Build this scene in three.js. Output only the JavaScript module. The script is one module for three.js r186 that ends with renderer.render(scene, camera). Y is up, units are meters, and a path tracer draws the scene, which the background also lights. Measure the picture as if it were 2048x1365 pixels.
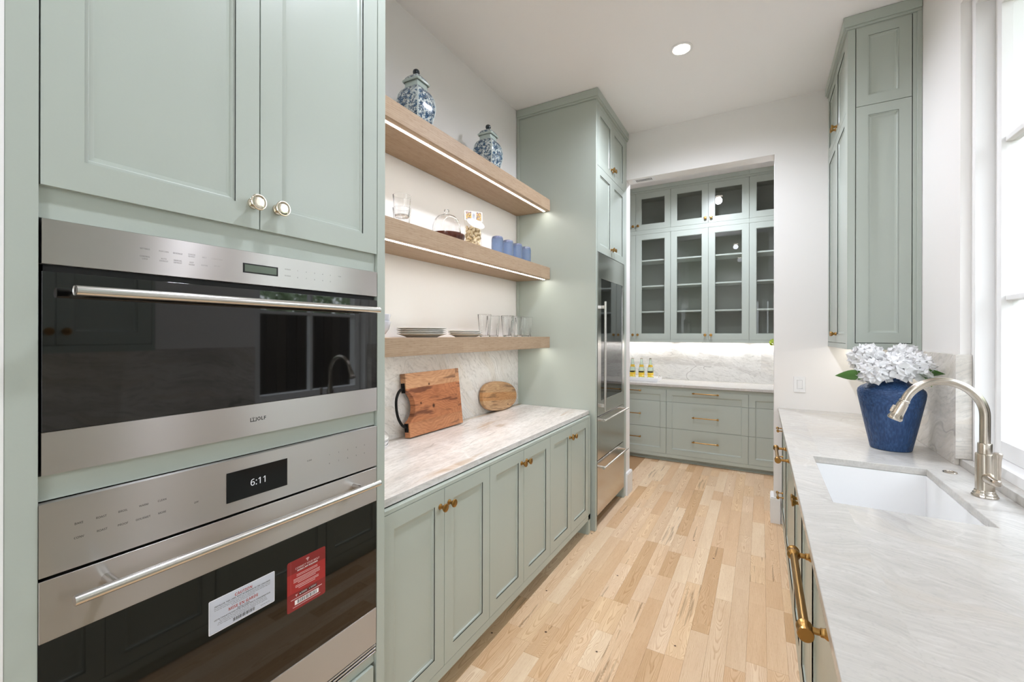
import * as THREE from 'three';
import { RoundedBoxGeometry } from 'three/addons/geometries/RoundedBoxGeometry.js';
import { mergeGeometries, mergeVertices, toCreasedNormals } from 'three/addons/utils/BufferGeometryUtils.js';
import { RectAreaLightUniformsLib } from 'three/addons/lights/RectAreaLightUniformsLib.js';

// ------------------------------------------------------------------ camera, sky, exposure
const scene = new THREE.Scene();
const EYE = 1.49, CEIL = 3.35;
const camera = new THREE.PerspectiveCamera(2 * Math.atan(682.5 / 870) * 180 / Math.PI, 2048 / 1365, 0.02, 200);
camera.position.set(0, EYE, 0);
camera.rotation.order = 'YXZ';
camera.rotation.set(0, 29.8 * Math.PI / 180, 0.002);
camera.setViewOffset(2048, 1365, 0, 13, 2048, 1365);
camera.updateProjectionMatrix();

const renderer = new THREE.WebGLRenderer({ antialias: true });
renderer.toneMapping = THREE.LinearToneMapping;
renderer.toneMappingExposure = 1.25;
renderer.shadowMap.enabled = true;
renderer.shadowMap.type = THREE.PCFSoftShadowMap;
RectAreaLightUniformsLib.init();

const K = { spot: 5.6, spotRear: 2.8, spotNear: 4.5, pspot: 7.2, shelf: 19, shelfLow: 12, under: 21, near: 3, back: 48, sky: 5 };
{ // overcast bright sky, even all round
  const w = 64, h = 32, d = new Float32Array(w * h * 4);
  for (let j = 0; j < h; j++) {
    const el = ((j + 0.5) / h - 0.5) * Math.PI, t = Math.max(0, Math.sin(el));
    for (let i = 0; i < w; i++) {
      const k = (j * w + i) * 4;
      d[k] = 1.02 - 0.2 * t; d[k + 1] = 1.06 - 0.14 * t; d[k + 2] = 1.12 + 0.02 * t; d[k + 3] = 1;
      if (el < 0) { d[k] = 0.5; d[k + 1] = 0.52; d[k + 2] = 0.54; }
    }
  }
  const sky = new THREE.DataTexture(d, w, h, THREE.RGBAFormat, THREE.FloatType);
  sky.mapping = THREE.EquirectangularReflectionMapping; sky.magFilter = THREE.LinearFilter; sky.needsUpdate = true;
  scene.background = sky; scene.backgroundIntensity = K.sky;
}

// ------------------------------------------------------------------ helpers
let seed = 7;
const rnd = () => { seed = (seed * 1664525 + 1013904223) >>> 0; return seed / 4294967296; };
const rr = (a, b) => a + (b - a) * rnd();
const taken = new Map();
function numbered(name) {
  const n = taken.get(name) ?? 0; taken.set(name, n + 1);
  return n ? name + '_' + String(n).padStart(3, '0') : name;
}
function thing(name, label, category, pos = [0, 0, 0], turn = 0, group) {
  const o = new THREE.Group(); o.name = numbered(name); scene.add(o);
  o.position.set(...pos); o.rotation.y = turn; o.userData = { label, category };
  if (group) o.userData.group = group;
  return o;
}
function clean(g) {
  if (g.index) g = g.toNonIndexed();
  for (const k of Object.keys(g.attributes)) if (!['position', 'normal', 'uv'].includes(k)) g.deleteAttribute(k);
  if (!g.attributes.normal) g.computeVertexNormals();
  if (!g.attributes.uv) g.setAttribute('uv', new THREE.BufferAttribute(new Float32Array(g.attributes.position.count * 2), 2));
  g.clearGroups();
  return g;
}
const merge = (list) => (list = list.flat(9), list.length === 1 ? clean(list[0]) : mergeGeometries(list.map(clean)));
function part(name, geo, m, parent, label) {
  const o = new THREE.Mesh(Array.isArray(geo) ? merge(geo) : geo, m);
  o.name = numbered(name); o.castShadow = o.receiveShadow = true; parent.add(o);
  if (label) o.userData.label = label;
  return o;
}
function struct(name, geo, m, parent = scene) {
  const o = part(name, geo, m, parent);
  if (parent === scene) o.userData.kind = 'structure';
  return o;
}
function solo(name, label, category, geo, m, pos = [0, 0, 0], group) {
  const o = part(name, geo, m, scene); o.position.set(...pos);
  o.userData = { label, category }; if (group) o.userData.group = group;
  return o;
}
// uv in metres from position and facing: x-facing (z,y), y-facing (z,x), z-facing (x,y)
function boxUV(g, ox = 0, oy = 0, alongX = false) {
  g = clean(g); const p = g.attributes.position, n = g.attributes.normal, uv = g.attributes.uv;
  for (let i = 0; i < p.count; i++) {
    const ax = Math.abs(n.getX(i)), ay = Math.abs(n.getY(i)), az = Math.abs(n.getZ(i));
    let u, v;
    if (ax > ay && ax > az) { u = p.getZ(i); v = p.getY(i); }
    else if (ay > az) { u = alongX ? p.getX(i) : p.getZ(i); v = alongX ? p.getZ(i) : p.getX(i); }
    else { u = p.getX(i); v = p.getY(i); }
    uv.setXY(i, u + ox, v + oy);
  }
  return g;
}
function box(x0, x1, y0, y1, z0, z1, r = 0) {
  const w = x1 - x0, h = y1 - y0, d = z1 - z0;
  const g = r ? new RoundedBoxGeometry(w, h, d, 1, r) : new THREE.BoxGeometry(w, h, d);
  g.translate((x0 + x1) / 2, (y0 + y1) / 2, (z0 + z1) / 2);
  return boxUV(g);
}
const V2 = (a) => a.map(([x, y]) => new THREE.Vector2(x, y));
const lathe = (pts, seg = 48) => toCreasedNormals(new THREE.LatheGeometry(V2(pts), seg), 0.55);
const cyl = (r0, r1, h, seg = 24) => new THREE.CylinderGeometry(r0, r1, h, seg);
function rod(a, b, r, r2 = r, seg = 20) { // cylinder from a to b
  const A = new THREE.Vector3(...a), B = new THREE.Vector3(...b), d = B.clone().sub(A);
  const g = cyl(r2, r, d.length(), seg);
  g.applyQuaternion(new THREE.Quaternion().setFromUnitVectors(new THREE.Vector3(0, 1, 0), d.clone().normalize()));
  g.translate((A.x + B.x) / 2, (A.y + B.y) / 2, (A.z + B.z) / 2);
  return g;
}
const tube = (pts, r, n = 48, seg = 16, closed = false) => new THREE.TubeGeometry(new THREE.CatmullRomCurve3(pts.map((p) => new THREE.Vector3(...p)), closed, 'centripetal'), n, r, seg, closed);
function quads(list) { // list of [a,b,c,d] corners, counter-clockwise seen from outside
  const p = [], u = [];
  for (const [a, b, c, d] of list) { p.push(...a, ...b, ...c, ...a, ...c, ...d); u.push(0, 0, 1, 0, 1, 1, 0, 0, 1, 1, 0, 1); }
  const g = new THREE.BufferGeometry();
  g.setAttribute('position', new THREE.Float32BufferAttribute(p, 3)); g.setAttribute('uv', new THREE.Float32BufferAttribute(u, 2));
  g.computeVertexNormals(); return g;
}
function extrude(shape, depth, bevel = 0, seg = 1, curve = 12) {
  return new THREE.ExtrudeGeometry(shape, bevel ? { depth: depth - 2 * bevel, bevelEnabled: true, bevelSize: bevel, bevelThickness: bevel, bevelOffset: -bevel, bevelSegments: seg, curveSegments: curve } : { depth, bevelEnabled: false, curveSegments: curve }).translate(0, 0, bevel);
}
function rectShape(x0, y0, x1, y1) { const s = new THREE.Shape(); s.moveTo(x0, y0); s.lineTo(x1, y0); s.lineTo(x1, y1); s.lineTo(x0, y1); s.closePath(); return s; }
function rectHole(s, x0, y0, x1, y1) { const h = new THREE.Path(); h.moveTo(x0, y0); h.lineTo(x0, y1); h.lineTo(x1, y1); h.lineTo(x1, y0); h.closePath(); s.holes.push(h); return s; }
function rrShape(x0, y0, x1, y1, r) {
  const s = new THREE.Shape(); s.moveTo(x0 + r, y0); s.lineTo(x1 - r, y0); s.quadraticCurveTo(x1, y0, x1, y0 + r); s.lineTo(x1, y1 - r); s.quadraticCurveTo(x1, y1, x1 - r, y1);
  s.lineTo(x0 + r, y1); s.quadraticCurveTo(x0, y1, x0, y1 - r); s.lineTo(x0, y0 + r); s.quadraticCurveTo(x0, y0, x0 + r, y0); return s;
}
// ------------------------------------------------------------------ noise and textures
const HASH = new Float32Array(65536); { let s = 99; for (let i = 0; i < 65536; i++) { s = (s * 1664525 + 1013904223) >>> 0; HASH[i] = s / 4294967296; } }
function vn(x, y, s = 0) { // value noise 0..1
  const xi = Math.floor(x), yi = Math.floor(y); let fx = x - xi, fy = y - yi;
  fx = fx * fx * (3 - 2 * fx); fy = fy * fy * (3 - 2 * fy);
  const h = (i, j) => HASH[((i * 374761 + j * 668265 + s * 97531) ^ ((j * 1274126) >> 3)) & 65535];
  const a = h(xi, yi), b = h(xi + 1, yi), c = h(xi, yi + 1), d = h(xi + 1, yi + 1);
  return a + (b - a) * fx + (c - a) * fy + (a - b - c + d) * fx * fy;
}
function fbm(x, y, o, s = 0) { let v = 0, a = 0.5, t = 0; for (let i = 0; i < o; i++) { v += a * vn(x, y, s + i * 13); t += a; a *= 0.5; x *= 2.03; y *= 2.03; } return v / t; }
const clamp = (x, a = 0, b = 1) => Math.min(b, Math.max(a, x));
const sstep = (a, b, x) => { const t = clamp((x - a) / (b - a)); return t * t * (3 - 2 * t); };
const mixc = (a, b, t) => [a[0] + (b[0] - a[0]) * t, a[1] + (b[1] - a[1]) * t, a[2] + (b[2] - a[2]) * t];
function dataTex(w, h, fn, srgb = true) {
  const d = new Uint8Array(w * h * 4);
  for (let j = 0; j < h; j++) for (let i = 0; i < w; i++) {
    const c = fn((i + 0.5) / w, (j + 0.5) / h), k = (j * w + i) * 4;
    if (typeof c === 'number') d[k] = d[k + 1] = d[k + 2] = clamp(c) * 255; else { d[k] = clamp(c[0], 0, 255); d[k + 1] = clamp(c[1], 0, 255); d[k + 2] = clamp(c[2], 0, 255); }
    d[k + 3] = 255;
  }
  const t = new THREE.DataTexture(d, w, h); t.wrapS = t.wrapT = THREE.RepeatWrapping; t.magFilter = THREE.LinearFilter; t.minFilter = THREE.LinearMipmapLinearFilter; t.generateMipmaps = true;
  if (srgb) t.colorSpace = THREE.SRGBColorSpace; t.needsUpdate = true; return t;
}
function canvasTex(w, h, draw) {
  const c = document.createElement('canvas'); c.width = w; c.height = h; draw(c.getContext('2d'), w, h);
  const t = new THREE.CanvasTexture(c); t.colorSpace = THREE.SRGBColorSpace; t.magFilter = THREE.LinearFilter; t.needsUpdate = true; return t;
}
const M = (o) => new THREE.MeshPhysicalMaterial(o);
// oak planks: texture 0.083 m across (u) by 1.3 m along (v)
function oakTex(k, mode) {
  return dataTex(128, 1024, (u, v) => {
    const a = (u - 0.5) * 2, w = fbm(u * 1.3 + k * 7, v * 5, 3, k) - 0.5, w2 = fbm(u * 5, v * 18 + k, 2, k + 50) - 0.5;
    let f;
    if (mode === 0) f = 5.5 * a * a * (1 + 0.3 * w) + v * 9 + w * 5 + w2 * 0.6; // cathedral
    else if (mode === 1) f = 11 * (a + 0.2 * w) + w * 6 + w2 * 0.7; // rift lines
    else f = 6 * (a + 0.5 * w * 3) + v * 3 + w * 7 + w2 * 0.8;
    const fr = f - Math.floor(f), line = sstep(0.45, 0.9, fr) * (1 - sstep(0.92, 1, fr));
    const fib = fbm(u * 75, v * 24, 2, k + 9), pore = sstep(0.62, 0.85, vn(u * 90, v * 42, k + 4)) * (0.35 + 0.65 * line);
    let t = 0.42 * line + 0.26 * (fib - 0.5) + 0.34 * pore + 0.3 * (fbm(u * 2.2, v * 4, 3, k + 31) - 0.5);
    let c = mixc([252, 238, 218], [212, 180, 146], clamp(t + 0.12));
    const kn = mode === 2 ? Math.hypot((u - 0.4) * 0.083, (v - 0.37 - 0.05 * k % 0.3) * 1.3) : 1;
    if (kn < 0.007) c = mixc([70, 46, 30], c, sstep(0.002, 0.007, kn + 0.003 * w));
    const streak = mode === 2 ? sstep(0.66, 0.8, fbm(u * 4 + 3, v * 3.5, 3, k + 77)) : 0;
    return mixc(c, [128, 104, 80], 0.42 * streak);
  });
}
const oakTexs = [0, 1, 2, 3, 4, 5, 6, 7].map((k) => oakTex(k + 1, [0, 1, 0, 2, 1, 0, 2, 1][k]));
const oakTints = ['#f8e9d8', '#f5e3cd', '#f0dbc2', '#fdf2e2', '#ead2b6', '#f0e0cc', '#f5e2c8', '#e0c6a6'];
const oakMats = [];
oakTexs.forEach((t, i) => { for (let k = 0; k < 4; k++) oakMats.push(M({ map: t, color: oakTints[(i * 3 + k * 2 + (k > 1 ? 1 : 0)) % 8], roughness: 0.42, specularIntensity: 0.6 })); });
// rift oak veneer of the shelves: u along the shelf (1 m), v across (0.25 m)
const veneerTex = dataTex(1024, 512, (u, v) => {
  const w = fbm(u * 3, v * 6, 3, 5) - 0.5, f = v * 26 + w * 2.4, fr = f - Math.floor(f);
  const line = sstep(0.3, 0.8, fr) * (1 - sstep(0.86, 1, fr)), fib = fbm(u * 26, v * 190, 3, 8), pore = sstep(0.6, 0.8, vn(u * 40, v * 230, 3));
  return mixc([184, 160, 134], [144, 115, 89], clamp(0.2 * line + 0.5 * (fib - 0.4) + 0.28 * pore + 0.25 * (fbm(u * 2, v * 9, 2, 6) - 0.5)));
});
// quartzite slabs
function slabTex(w, h, sx, sy, o) { // sx, sy metres covered
  return dataTex(w, h, (u, v) => {
    const x = u * sx, y = v * sy, ang = o.ang ?? 0, ca = Math.cos(ang), sa = Math.sin(ang);
    const wx = fbm(x * 1.7, y * 1.7, 4, o.s) - 0.5, wy = fbm(x * 1.7 + 9, y * 1.7 + 4, 4, o.s + 3) - 0.5;
    const a = x * ca + y * sa + wx * 0.5 * o.warp, b = -x * sa + y * ca + wy * 0.42 * o.warp;
    const flow = fbm(a * 2.2, b * 16, 4, o.s + 5), fine = fbm(a * 26, b * 130, 3, o.s + 8), cloud = fbm(x * 2.4, y * 2.4, 4, o.s + 11), speck = fbm(x * 160, y * 160, 2, o.s + 2);
    let c = mixc(o.base, o.tone, clamp((flow - 0.42) * 2.2 * o.flow + (cloud - 0.5) * 1.1));
    c = mixc(c, o.dark, clamp((fine - 0.54) * 1.8 * o.fine)); c = mixc(c, [250, 249, 246], clamp((0.42 - fine) * 1.6) * (o.lite ?? 0.7));
    c = mixc(c, o.dark, clamp((speck - 0.62) * 0.9));
    const tan = sstep(0.56, 0.74, fbm(a * 1.4 + 3, b * 11, 4, o.s + 21)); c = mixc(c, o.tan, tan * o.tanAmt);
    // thin veins along the flow, dark and white
    const vf = fbm(a * 1.1, b * 2.4 + 7, 4, o.s + 31), vd = Math.abs(vf - 0.47), vm = sstep(0.42, 0.62, fbm(a * 3, b * 3, 3, o.s + 37));
    c = mixc(c, o.vein, (1 - sstep(0.001, 0.0075, vd)) * vm * o.veinAmt);
    const vw = Math.abs(fbm(a * 1.6 + 30, b * 1.6, 4, o.s + 41) - 0.52);
    return mixc(c, [246, 245, 242], (1 - sstep(0.002, 0.012, vw)) * (o.white ?? 0.25));
  });
}
const slabMat = (t, sx, sy, rough = 0.22) => { t.repeat.set(1 / sx, 1 / sy); return M({ map: t, roughness: rough, specularIntensity: 0.8 }); };
const grey = { base: [224, 223, 219], tone: [198, 196, 191], dark: [166, 164, 159], tan: [206, 192, 172], vein: [112, 106, 100] };
const slabLeftTop = slabMat(slabTex(1536, 512, 2.2, 0.7, { ...grey, base: [222, 217, 211], tone: [206, 198, 190], tan: [188, 164, 140], s: 1, warp: 0.22, flow: 0.9, fine: 0.6, tanAmt: 0.75, veinAmt: 0.25, ang: 0.06 }), 2.2, 0.7);
const slabLeftWall = slabMat(slabTex(1280, 320, 2.2, 0.55, { ...grey, base: [228, 226, 222], tone: [210, 207, 202], s: 2, warp: 0.8, flow: 0.6, fine: 0.8, white: 0.12, tanAmt: 0.2, veinAmt: 0.12, ang: 0.9 }), 2.2, 0.55);
const slabRightTop = slabMat(slabTex(2048, 512, 2.6, 0.65, { ...grey, base: [199, 195, 188], tone: [182, 177, 169], s: 4, warp: 1.3, flow: 0.35, fine: 0.45, white: 0.08, lite: 0.35, tanAmt: 0.15, veinAmt: 0.1, ang: 1.25 }), 2.6, 0.65);
const slabRightWall = slabMat(slabTex(1024, 512, 1.1, 0.55, { ...grey, base: [226, 220, 211], tone: [192, 185, 175], s: 6, warp: 0.9, flow: 0.7, fine: 0.8, white: 0.1, tanAmt: 0.3, veinAmt: 0.35, ang: 0.15 }), 1.1, 0.55);
const slabBack = slabMat(slabTex(1536, 320, 2.6, 0.55, { ...grey, base: [228, 227, 223], tone: [200, 197, 192], s: 9, warp: 0.8, flow: 0.8, fine: 0.7, tanAmt: 0.15, veinAmt: 0.35, ang: -0.22 }), 2.6, 0.55);
const paintBump = dataTex(256, 256, (u, v) => 0.5 + 0.5 * (fbm(u * 64, v * 64, 2, 3) - 0.5), false); paintBump.repeat.set(3, 3);
const paint = M({ color: '#b3bbb1', roughness: 0.3, specularIntensity: 0.9, bumpMap: paintBump, bumpScale: 0.00012 });
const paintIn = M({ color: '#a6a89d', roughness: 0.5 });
const dark = M({ color: '#141414', roughness: 0.6 });
const wallMat = M({ color: '#f1eeea', roughness: 0.8, specularIntensity: 0.3 });
const ceilMat = M({ color: '#f8f6f4', roughness: 0.9, specularIntensity: 0.2 });
const trimMat = M({ color: '#f1f0ee', roughness: 0.4 });
const steelO = { color: '#bdb9b5', metalness: 1, roughness: 0.31, anisotropy: 1, anisotropyRotation: Math.PI / 2 };
const steel = M(steelO);
const steelBright = M({ color: '#d9d6d2', metalness: 1, roughness: 0.22, anisotropy: 0.5 });
const fridgeSteel = M({ color: '#c9c6c2', metalness: 1, roughness: 0.15, anisotropy: 0.6, anisotropyRotation: Math.PI / 2 });
const blackGlass = M({ color: '#060606', roughness: 0.03, specularIntensity: 1, ior: 1.65 });
const brass = M({ color: '#a9824a', metalness: 1, roughness: 0.3 });
const nickel = M({ color: '#c9bfb2', metalness: 1, roughness: 0.2 });
const knobNickel = M({ color: '#cfc6b4', metalness: 1, roughness: 0.12 });
const veneer = M({ map: veneerTex, roughness: 0.5, specularIntensity: 0.5 });
const pane = M({ color: '#e9ecea', transmission: 1, thickness: 0, roughness: 0, ior: 1.5 });
const clearGlass = M({ color: '#ffffff', transmission: 1, thickness: 0.003, roughness: 0.0, ior: 1.45 });
const white = M({ color: '#f1f0ee', roughness: 0.3 });
const ledMat = new THREE.MeshStandardMaterial({ color: '#ffffff', emissive: '#fff7ee', emissiveIntensity: 11 });
const lampMat = new THREE.MeshStandardMaterial({ color: '#ffffff', emissive: '#fff4e6', emissiveIntensity: 9 });

function rectLight(name, color, intensity, w, h, pos, look) {
  const l = new THREE.RectAreaLight(color, intensity, w, h); l.name = name; l.position.set(...pos); l.lookAt(...look); scene.add(l); return l;
}
// ------------------------------------------------------------------ the setting
const X_L = -1.77, X_R = 0.765, Z_END = -4.03, Z_BACK = -5.95, Z_NEAR = 1.2;
{ // floor of individual oak boards
  const floor = new THREE.Group(); floor.name = numbered('floor'); floor.userData.kind = 'structure'; scene.add(floor);
  part('subfloor', box(-2.5, 1.8, -0.12, -0.0185, -6.1, 1.4), M({ color: '#b08a62', roughness: 0.6 }), floor);
  part('floor_edge', [box(-2.5, -1.215, -0.0185, -0.0002, -6.1, 1.4), box(0.275, 1.8, -0.0185, -0.0002, -6.1, 1.4), box(-1.215, 0.275, -0.0185, -0.0002, -6.1, -5.5), box(-1.215, 0.275, -0.0185, -0.0002, 0.5, 1.4)], M({ color: '#b08a62', roughness: 0.6 }), floor);
  const W = 0.0826, T = 0.018, c = 0.0007;
  for (let r = 0; r < 18; r++) {
    const x0 = -1.2135 + r * W, x1 = x0 + W - 0.0003; let z = 0.5, prev = -1;
    z -= rr(0, 0.25) * 0;
    while (z > -5.5) {
      let L = z === 0.5 ? rr(0.15, 0.9) : rr(0.22, rnd() < 0.3 ? 1.25 : 0.75); let z1 = Math.max(-5.5, z - L); if (z1 < -5.38) z1 = -5.5;
      const a = x0, b = x1, n = z - 0.0002, f = z1 + 0.0002, y = -rr(0, 0.0003), lo = -T;
      const g = quads([
        [[a + c, y, n - c], [b - c, y, n - c], [b - c, y, f + c], [a + c, y, f + c]],
        [[a, y - c, n], [b, y - c, n], [b - c, y, n - c], [a + c, y, n - c]], [[b, y - c, f], [a, y - c, f], [a + c, y, f + c], [b - c, y, f + c]],
        [[a, y - c, f], [a, y - c, n], [a + c, y, n - c], [a + c, y, f + c]], [[b, y - c, n], [b, y - c, f], [b - c, y, f + c], [b - c, y, n - c]],
        [[a, lo, n], [b, lo, n], [b, y - c, n], [a, y - c, n]], [[b, lo, f], [a, lo, f], [a, y - c, f], [b, y - c, f]],
        [[a, lo, f], [a, lo, n], [a, y - c, n], [a, y - c, f]], [[b, lo, n], [b, lo, f], [b, y - c, f], [b, y - c, n]]]);
      const p = g.attributes.position, uv = g.attributes.uv, o = rnd(), fl = rnd() < 0.5;
      for (let i = 0; i < p.count; i++) { const q = (p.getX(i) - x0) / W; uv.setXY(i, 0.02 + 0.96 * (fl ? 1 - q : q), p.getZ(i) / 1.3 + o); }
      let k; do k = Math.floor(rnd() * oakMats.length); while (k >> 2 === prev); prev = k >> 2;
      part('plank', g, oakMats[k], floor);
      z = z1;
    }
  }
}
struct('ceiling', box(-2.5, 1.8, CEIL, CEIL + 0.15, -6.1, 1.4), ceilMat);
struct('wall_left', box(X_L - 0.15, X_L, 0, CEIL, -4.03, -0.2), wallMat);
struct('wall_entry', box(-1.92, -1.09, 0, CEIL, -0.2, Z_NEAR), wallMat);
struct('trim_1', box(-1.0895, -1.079, 0.0005, CEIL - 0.0005, -0.2049, -0.02), trimMat);
struct('wall_near', [box(-1.92, -0.55, 0, CEIL, Z_NEAR, Z_NEAR + 0.15), box(0.62, X_R + 0.2, 0, CEIL, Z_NEAR, Z_NEAR + 0.15), box(-0.55, 0.62, 2.5, CEIL, Z_NEAR, Z_NEAR + 0.15)], wallMat);
{ // glazed door behind the camera, seen in the pantry glass
  const d = new THREE.Group(); d.name = numbered('door_1'); d.userData.kind = 'structure'; scene.add(d);
  const a = -0.55, b = 0.62, z0 = Z_NEAR + 0.05, z1 = Z_NEAR + 0.1;
  part('door_frame', [box(a, a + 0.05, 0, 2.5, z0 - 0.05, z1 + 0.03), box(b - 0.05, b, 0, 2.5, z0 - 0.05, z1 + 0.03), box(a + 0.05, b - 0.05, 2.45, 2.5, z0 - 0.05, z1 + 0.03)], trimMat, d);
  for (const [p, q] of [[a + 0.051, 0.034], [0.036, b - 0.051]]) {
    part('stile', [box(p, p + 0.09, 0.002, 2.448, z0, z1), box(q - 0.09, q, 0.002, 2.448, z0, z1), box(p + 0.09, q - 0.09, 0.002, 0.25, z0, z1), box(p + 0.09, q - 0.09, 2.33, 2.448, z0, z1)], trimMat, d);
    part('pane', new THREE.PlaneGeometry(q - p - 0.18, 2.08).translate((p + q) / 2, 1.29, z0 + 0.025), pane, d);
  }
}
{ // end wall with the opening to the back pantry
  const s = rectShape(-2.5, 0, 1.8, CEIL); rectHole(s, -1.09, 0, 0.09, 2.925);
  // the opening reaches the floor: cut the sill strip
  const g = [box(-2.5, -1.09, 0, CEIL, Z_END - 0.14, Z_END), box(0.09, 1.8, 0, CEIL, Z_END - 0.14, Z_END), box(-1.09, 0.09, 2.925, CEIL, Z_END - 0.14, Z_END)];
  struct('wall_end', g, wallMat);
  const bb = (x0, x1) => [box(x0, x1, 0, 0.195, Z_END - 0.158, Z_END + 0.018, 0.002), box(x0 + 0.004, x1 - 0.004, 0.195, 0.205, Z_END - 0.154, Z_END + 0.014, 0.002)];
  struct('baseboard_left', bb(-1.12, -1.066), trimMat);
  struct('baseboard_right', bb(0.066, 0.135), trimMat);
}
struct('wall_back', box(-2.5, 1.8, 0, CEIL, Z_BACK - 0.15, Z_BACK), wallMat);
struct('wall_pantry_left', box(-2.5, -2.35, 0, CEIL, Z_BACK, Z_END - 0.14), wallMat);
struct('wall_pantry_right', box(1.65, 1.8, 0, CEIL, Z_BACK, Z_END - 0.14), wallMat);
const WZ0 = -2.66, WZ1 = -1.654, WY0 = 0.945, WY1 = 2.96; // window opening
struct('wall_right', [box(X_R, X_R + 0.2, 0, CEIL, -4.03, WZ0), box(X_R, X_R + 0.2, 0, CEIL, WZ1, Z_NEAR), box(X_R, X_R + 0.2, WY1, CEIL, WZ0, WZ1), box(X_R, X_R + 0.2, 0, 0.905, WZ0, WZ1)], wallMat);
{ // window: frame, sash, muntins, panes
  const w = new THREE.Group(); w.name = numbered('window_1'); w.userData.kind = 'structure'; scene.add(w);
  const ring = (x0, x1, t, i0, b = t) => { const z0 = WZ0 + i0, z1 = WZ1 - i0, y0 = WY0 + i0, y1 = WY1 - i0; return [box(x0, x1, y0, y1, z0, z0 + t, 0.0015), box(x0, x1, y0, y1, z1 - t, z1, 0.0015), box(x0, x1, y0, y0 + b, z0 + t, z1 - t, 0.0015), box(x0, x1, y1 - t, y1, z0 + t, z1 - t, 0.0015)]; };
  part('window_frame', ring(0.8, 0.965, 0.04, 0), trimMat, w);
  part('window_sash', ring(0.86, 0.925, 0.055, 0.041, 0.07), trimMat, w);
  const z0 = WZ0 + 0.096, z1 = WZ1 - 0.096, y0 = WY0 + 0.111, y1 = WY1 - 0.096, zm = (z0 + z1) / 2, hs = [1.645, 2.3];
  for (const y of hs) part('muntin', box(0.872, 0.915, y - 0.011, y + 0.011, z0, z1, 0.003), trimMat, w);
  const ys = [y0, ...hs, y1];
  for (let i = 0; i < 3; i++) part('muntin', box(0.872, 0.915, ys[i] + (i ? 0.011 : 0), ys[i + 1] - (i < 2 ? 0.011 : 0), zm - 0.011, zm + 0.011, 0.003), trimMat, w);
  for (let i = 0; i < 3; i++) for (const [a, b] of [[z0, zm - 0.011], [zm + 0.011, z1]]) {
    const p = new THREE.PlaneGeometry(b - a, ys[i + 1] - ys[i] - 0.02); p.rotateY(-Math.PI / 2); p.translate(0.893, (ys[i] + ys[i + 1]) / 2, (a + b) / 2);
    part('pane', p, pane, w);
  }
}
solo('window_sill', 'raised pale stone window sill behind the sink faucet', 'sill', boxUV(new RoundedBoxGeometry(0.2, 0.04, WZ1 - WZ0 - 0.002, 1, 0.002).translate(0.865, 0.925, (WZ0 + WZ1) / 2)), slabRightTop);
// outdoors, seen only through the window and in reflections
{
  const g = struct('ground', box(1.0, 14, -0.4, -0.3, -18, 9), M({ color: '#5c6147', roughness: 1 }));
  const f = thing('garden_fence', 'dark wooden board fence outside the window', 'fence', [3.4, -0.3, 0]);
  const fm = [0, 1, 2].map((k) => M({ color: ['#3b3128', '#443a30', '#332b24'][k], roughness: 0.9 })), bg = new RoundedBoxGeometry(0.022, 2.1, 0.138, 1, 0.003).translate(0, 1.05, 0);
  for (let i = 0; i < 70; i++) { const b = part('board', bg, fm[i % 3], f); b.position.set(rr(-0.003, 0.003), rr(-0.01, 0.01), 2.6 - i * 0.142); }
  part('rail', [box(0.012, 0.05, 0.4, 0.49, -7.3, 2.7), box(0.012, 0.05, 1.6, 1.69, -7.3, 2.7)], fm[1], f);
  struct('exterior_wall', box(2.2, 12, -0.3, 7, -12.3, -12), M({ color: '#f2f0ec', roughness: 0.9 }));
  const leaf = new THREE.PlaneGeometry(0.09, 0.05, 2, 1); { const p = leaf.attributes.position; for (let i = 0; i < p.count; i++) p.setZ(i, -0.8 * p.getX(i) ** 2 * 8); leaf.computeVertexNormals(); }
  const lm = M({ color: '#a3b58c', roughness: 0.6, transmission: 0.3, thickness: 0, side: THREE.DoubleSide });
  [[5.2, -3.6, 2.1], [5.6, -6.4, 2.2], [5.0, -0.9, 2.0], [6.2, 1.6, 2.2]].forEach(([x, z, y], i) => {
    const t = thing('garden_tree', ['leafy green tree behind the fence, mirrored in the microwave door', 'leafy green tree behind the far end of the garden fence', 'leafy green tree behind the fence, straight outside the ovens', 'leafy green tree behind the near end of the garden fence'][i], 'tree', [x, -0.3, z], 0, 'trees behind the garden fence');
    part('trunk', tube([[0, 0, 0], [0.05, 1.2, 0.03], [-0.02, 1.7, 0], [0.04, 2.2, 0.05]], 0.09, 12, 8), M({ color: '#4a3d30', roughness: 1 }), t);
    const im = new THREE.InstancedMesh(leaf, lm, 1500), m = new THREE.Matrix4(), q = new THREE.Quaternion(), e = new THREE.Euler();
    for (let k = 0; k < 1500; k++) {
      const a = rnd() * 6.283, cz = rnd() * 2 - 1, rad = 1.5 * Math.cbrt(rnd()), s = Math.sqrt(1 - cz * cz);
      e.set(rnd() * 6, rnd() * 6, rnd() * 6); m.compose(new THREE.Vector3(rad * s * Math.cos(a), y + 0.3 + rad * cz * 0.85, 1.1 * rad * s * Math.sin(a)), q.setFromEuler(e), new THREE.Vector3(1, 1, 1).multiplyScalar(rr(0.8, 1.7))); im.setMatrixAt(k, m);
    }
    im.name = numbered('leaves'); im.userData.kind = 'stuff'; im.castShadow = true; t.add(im);
  });
}
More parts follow.
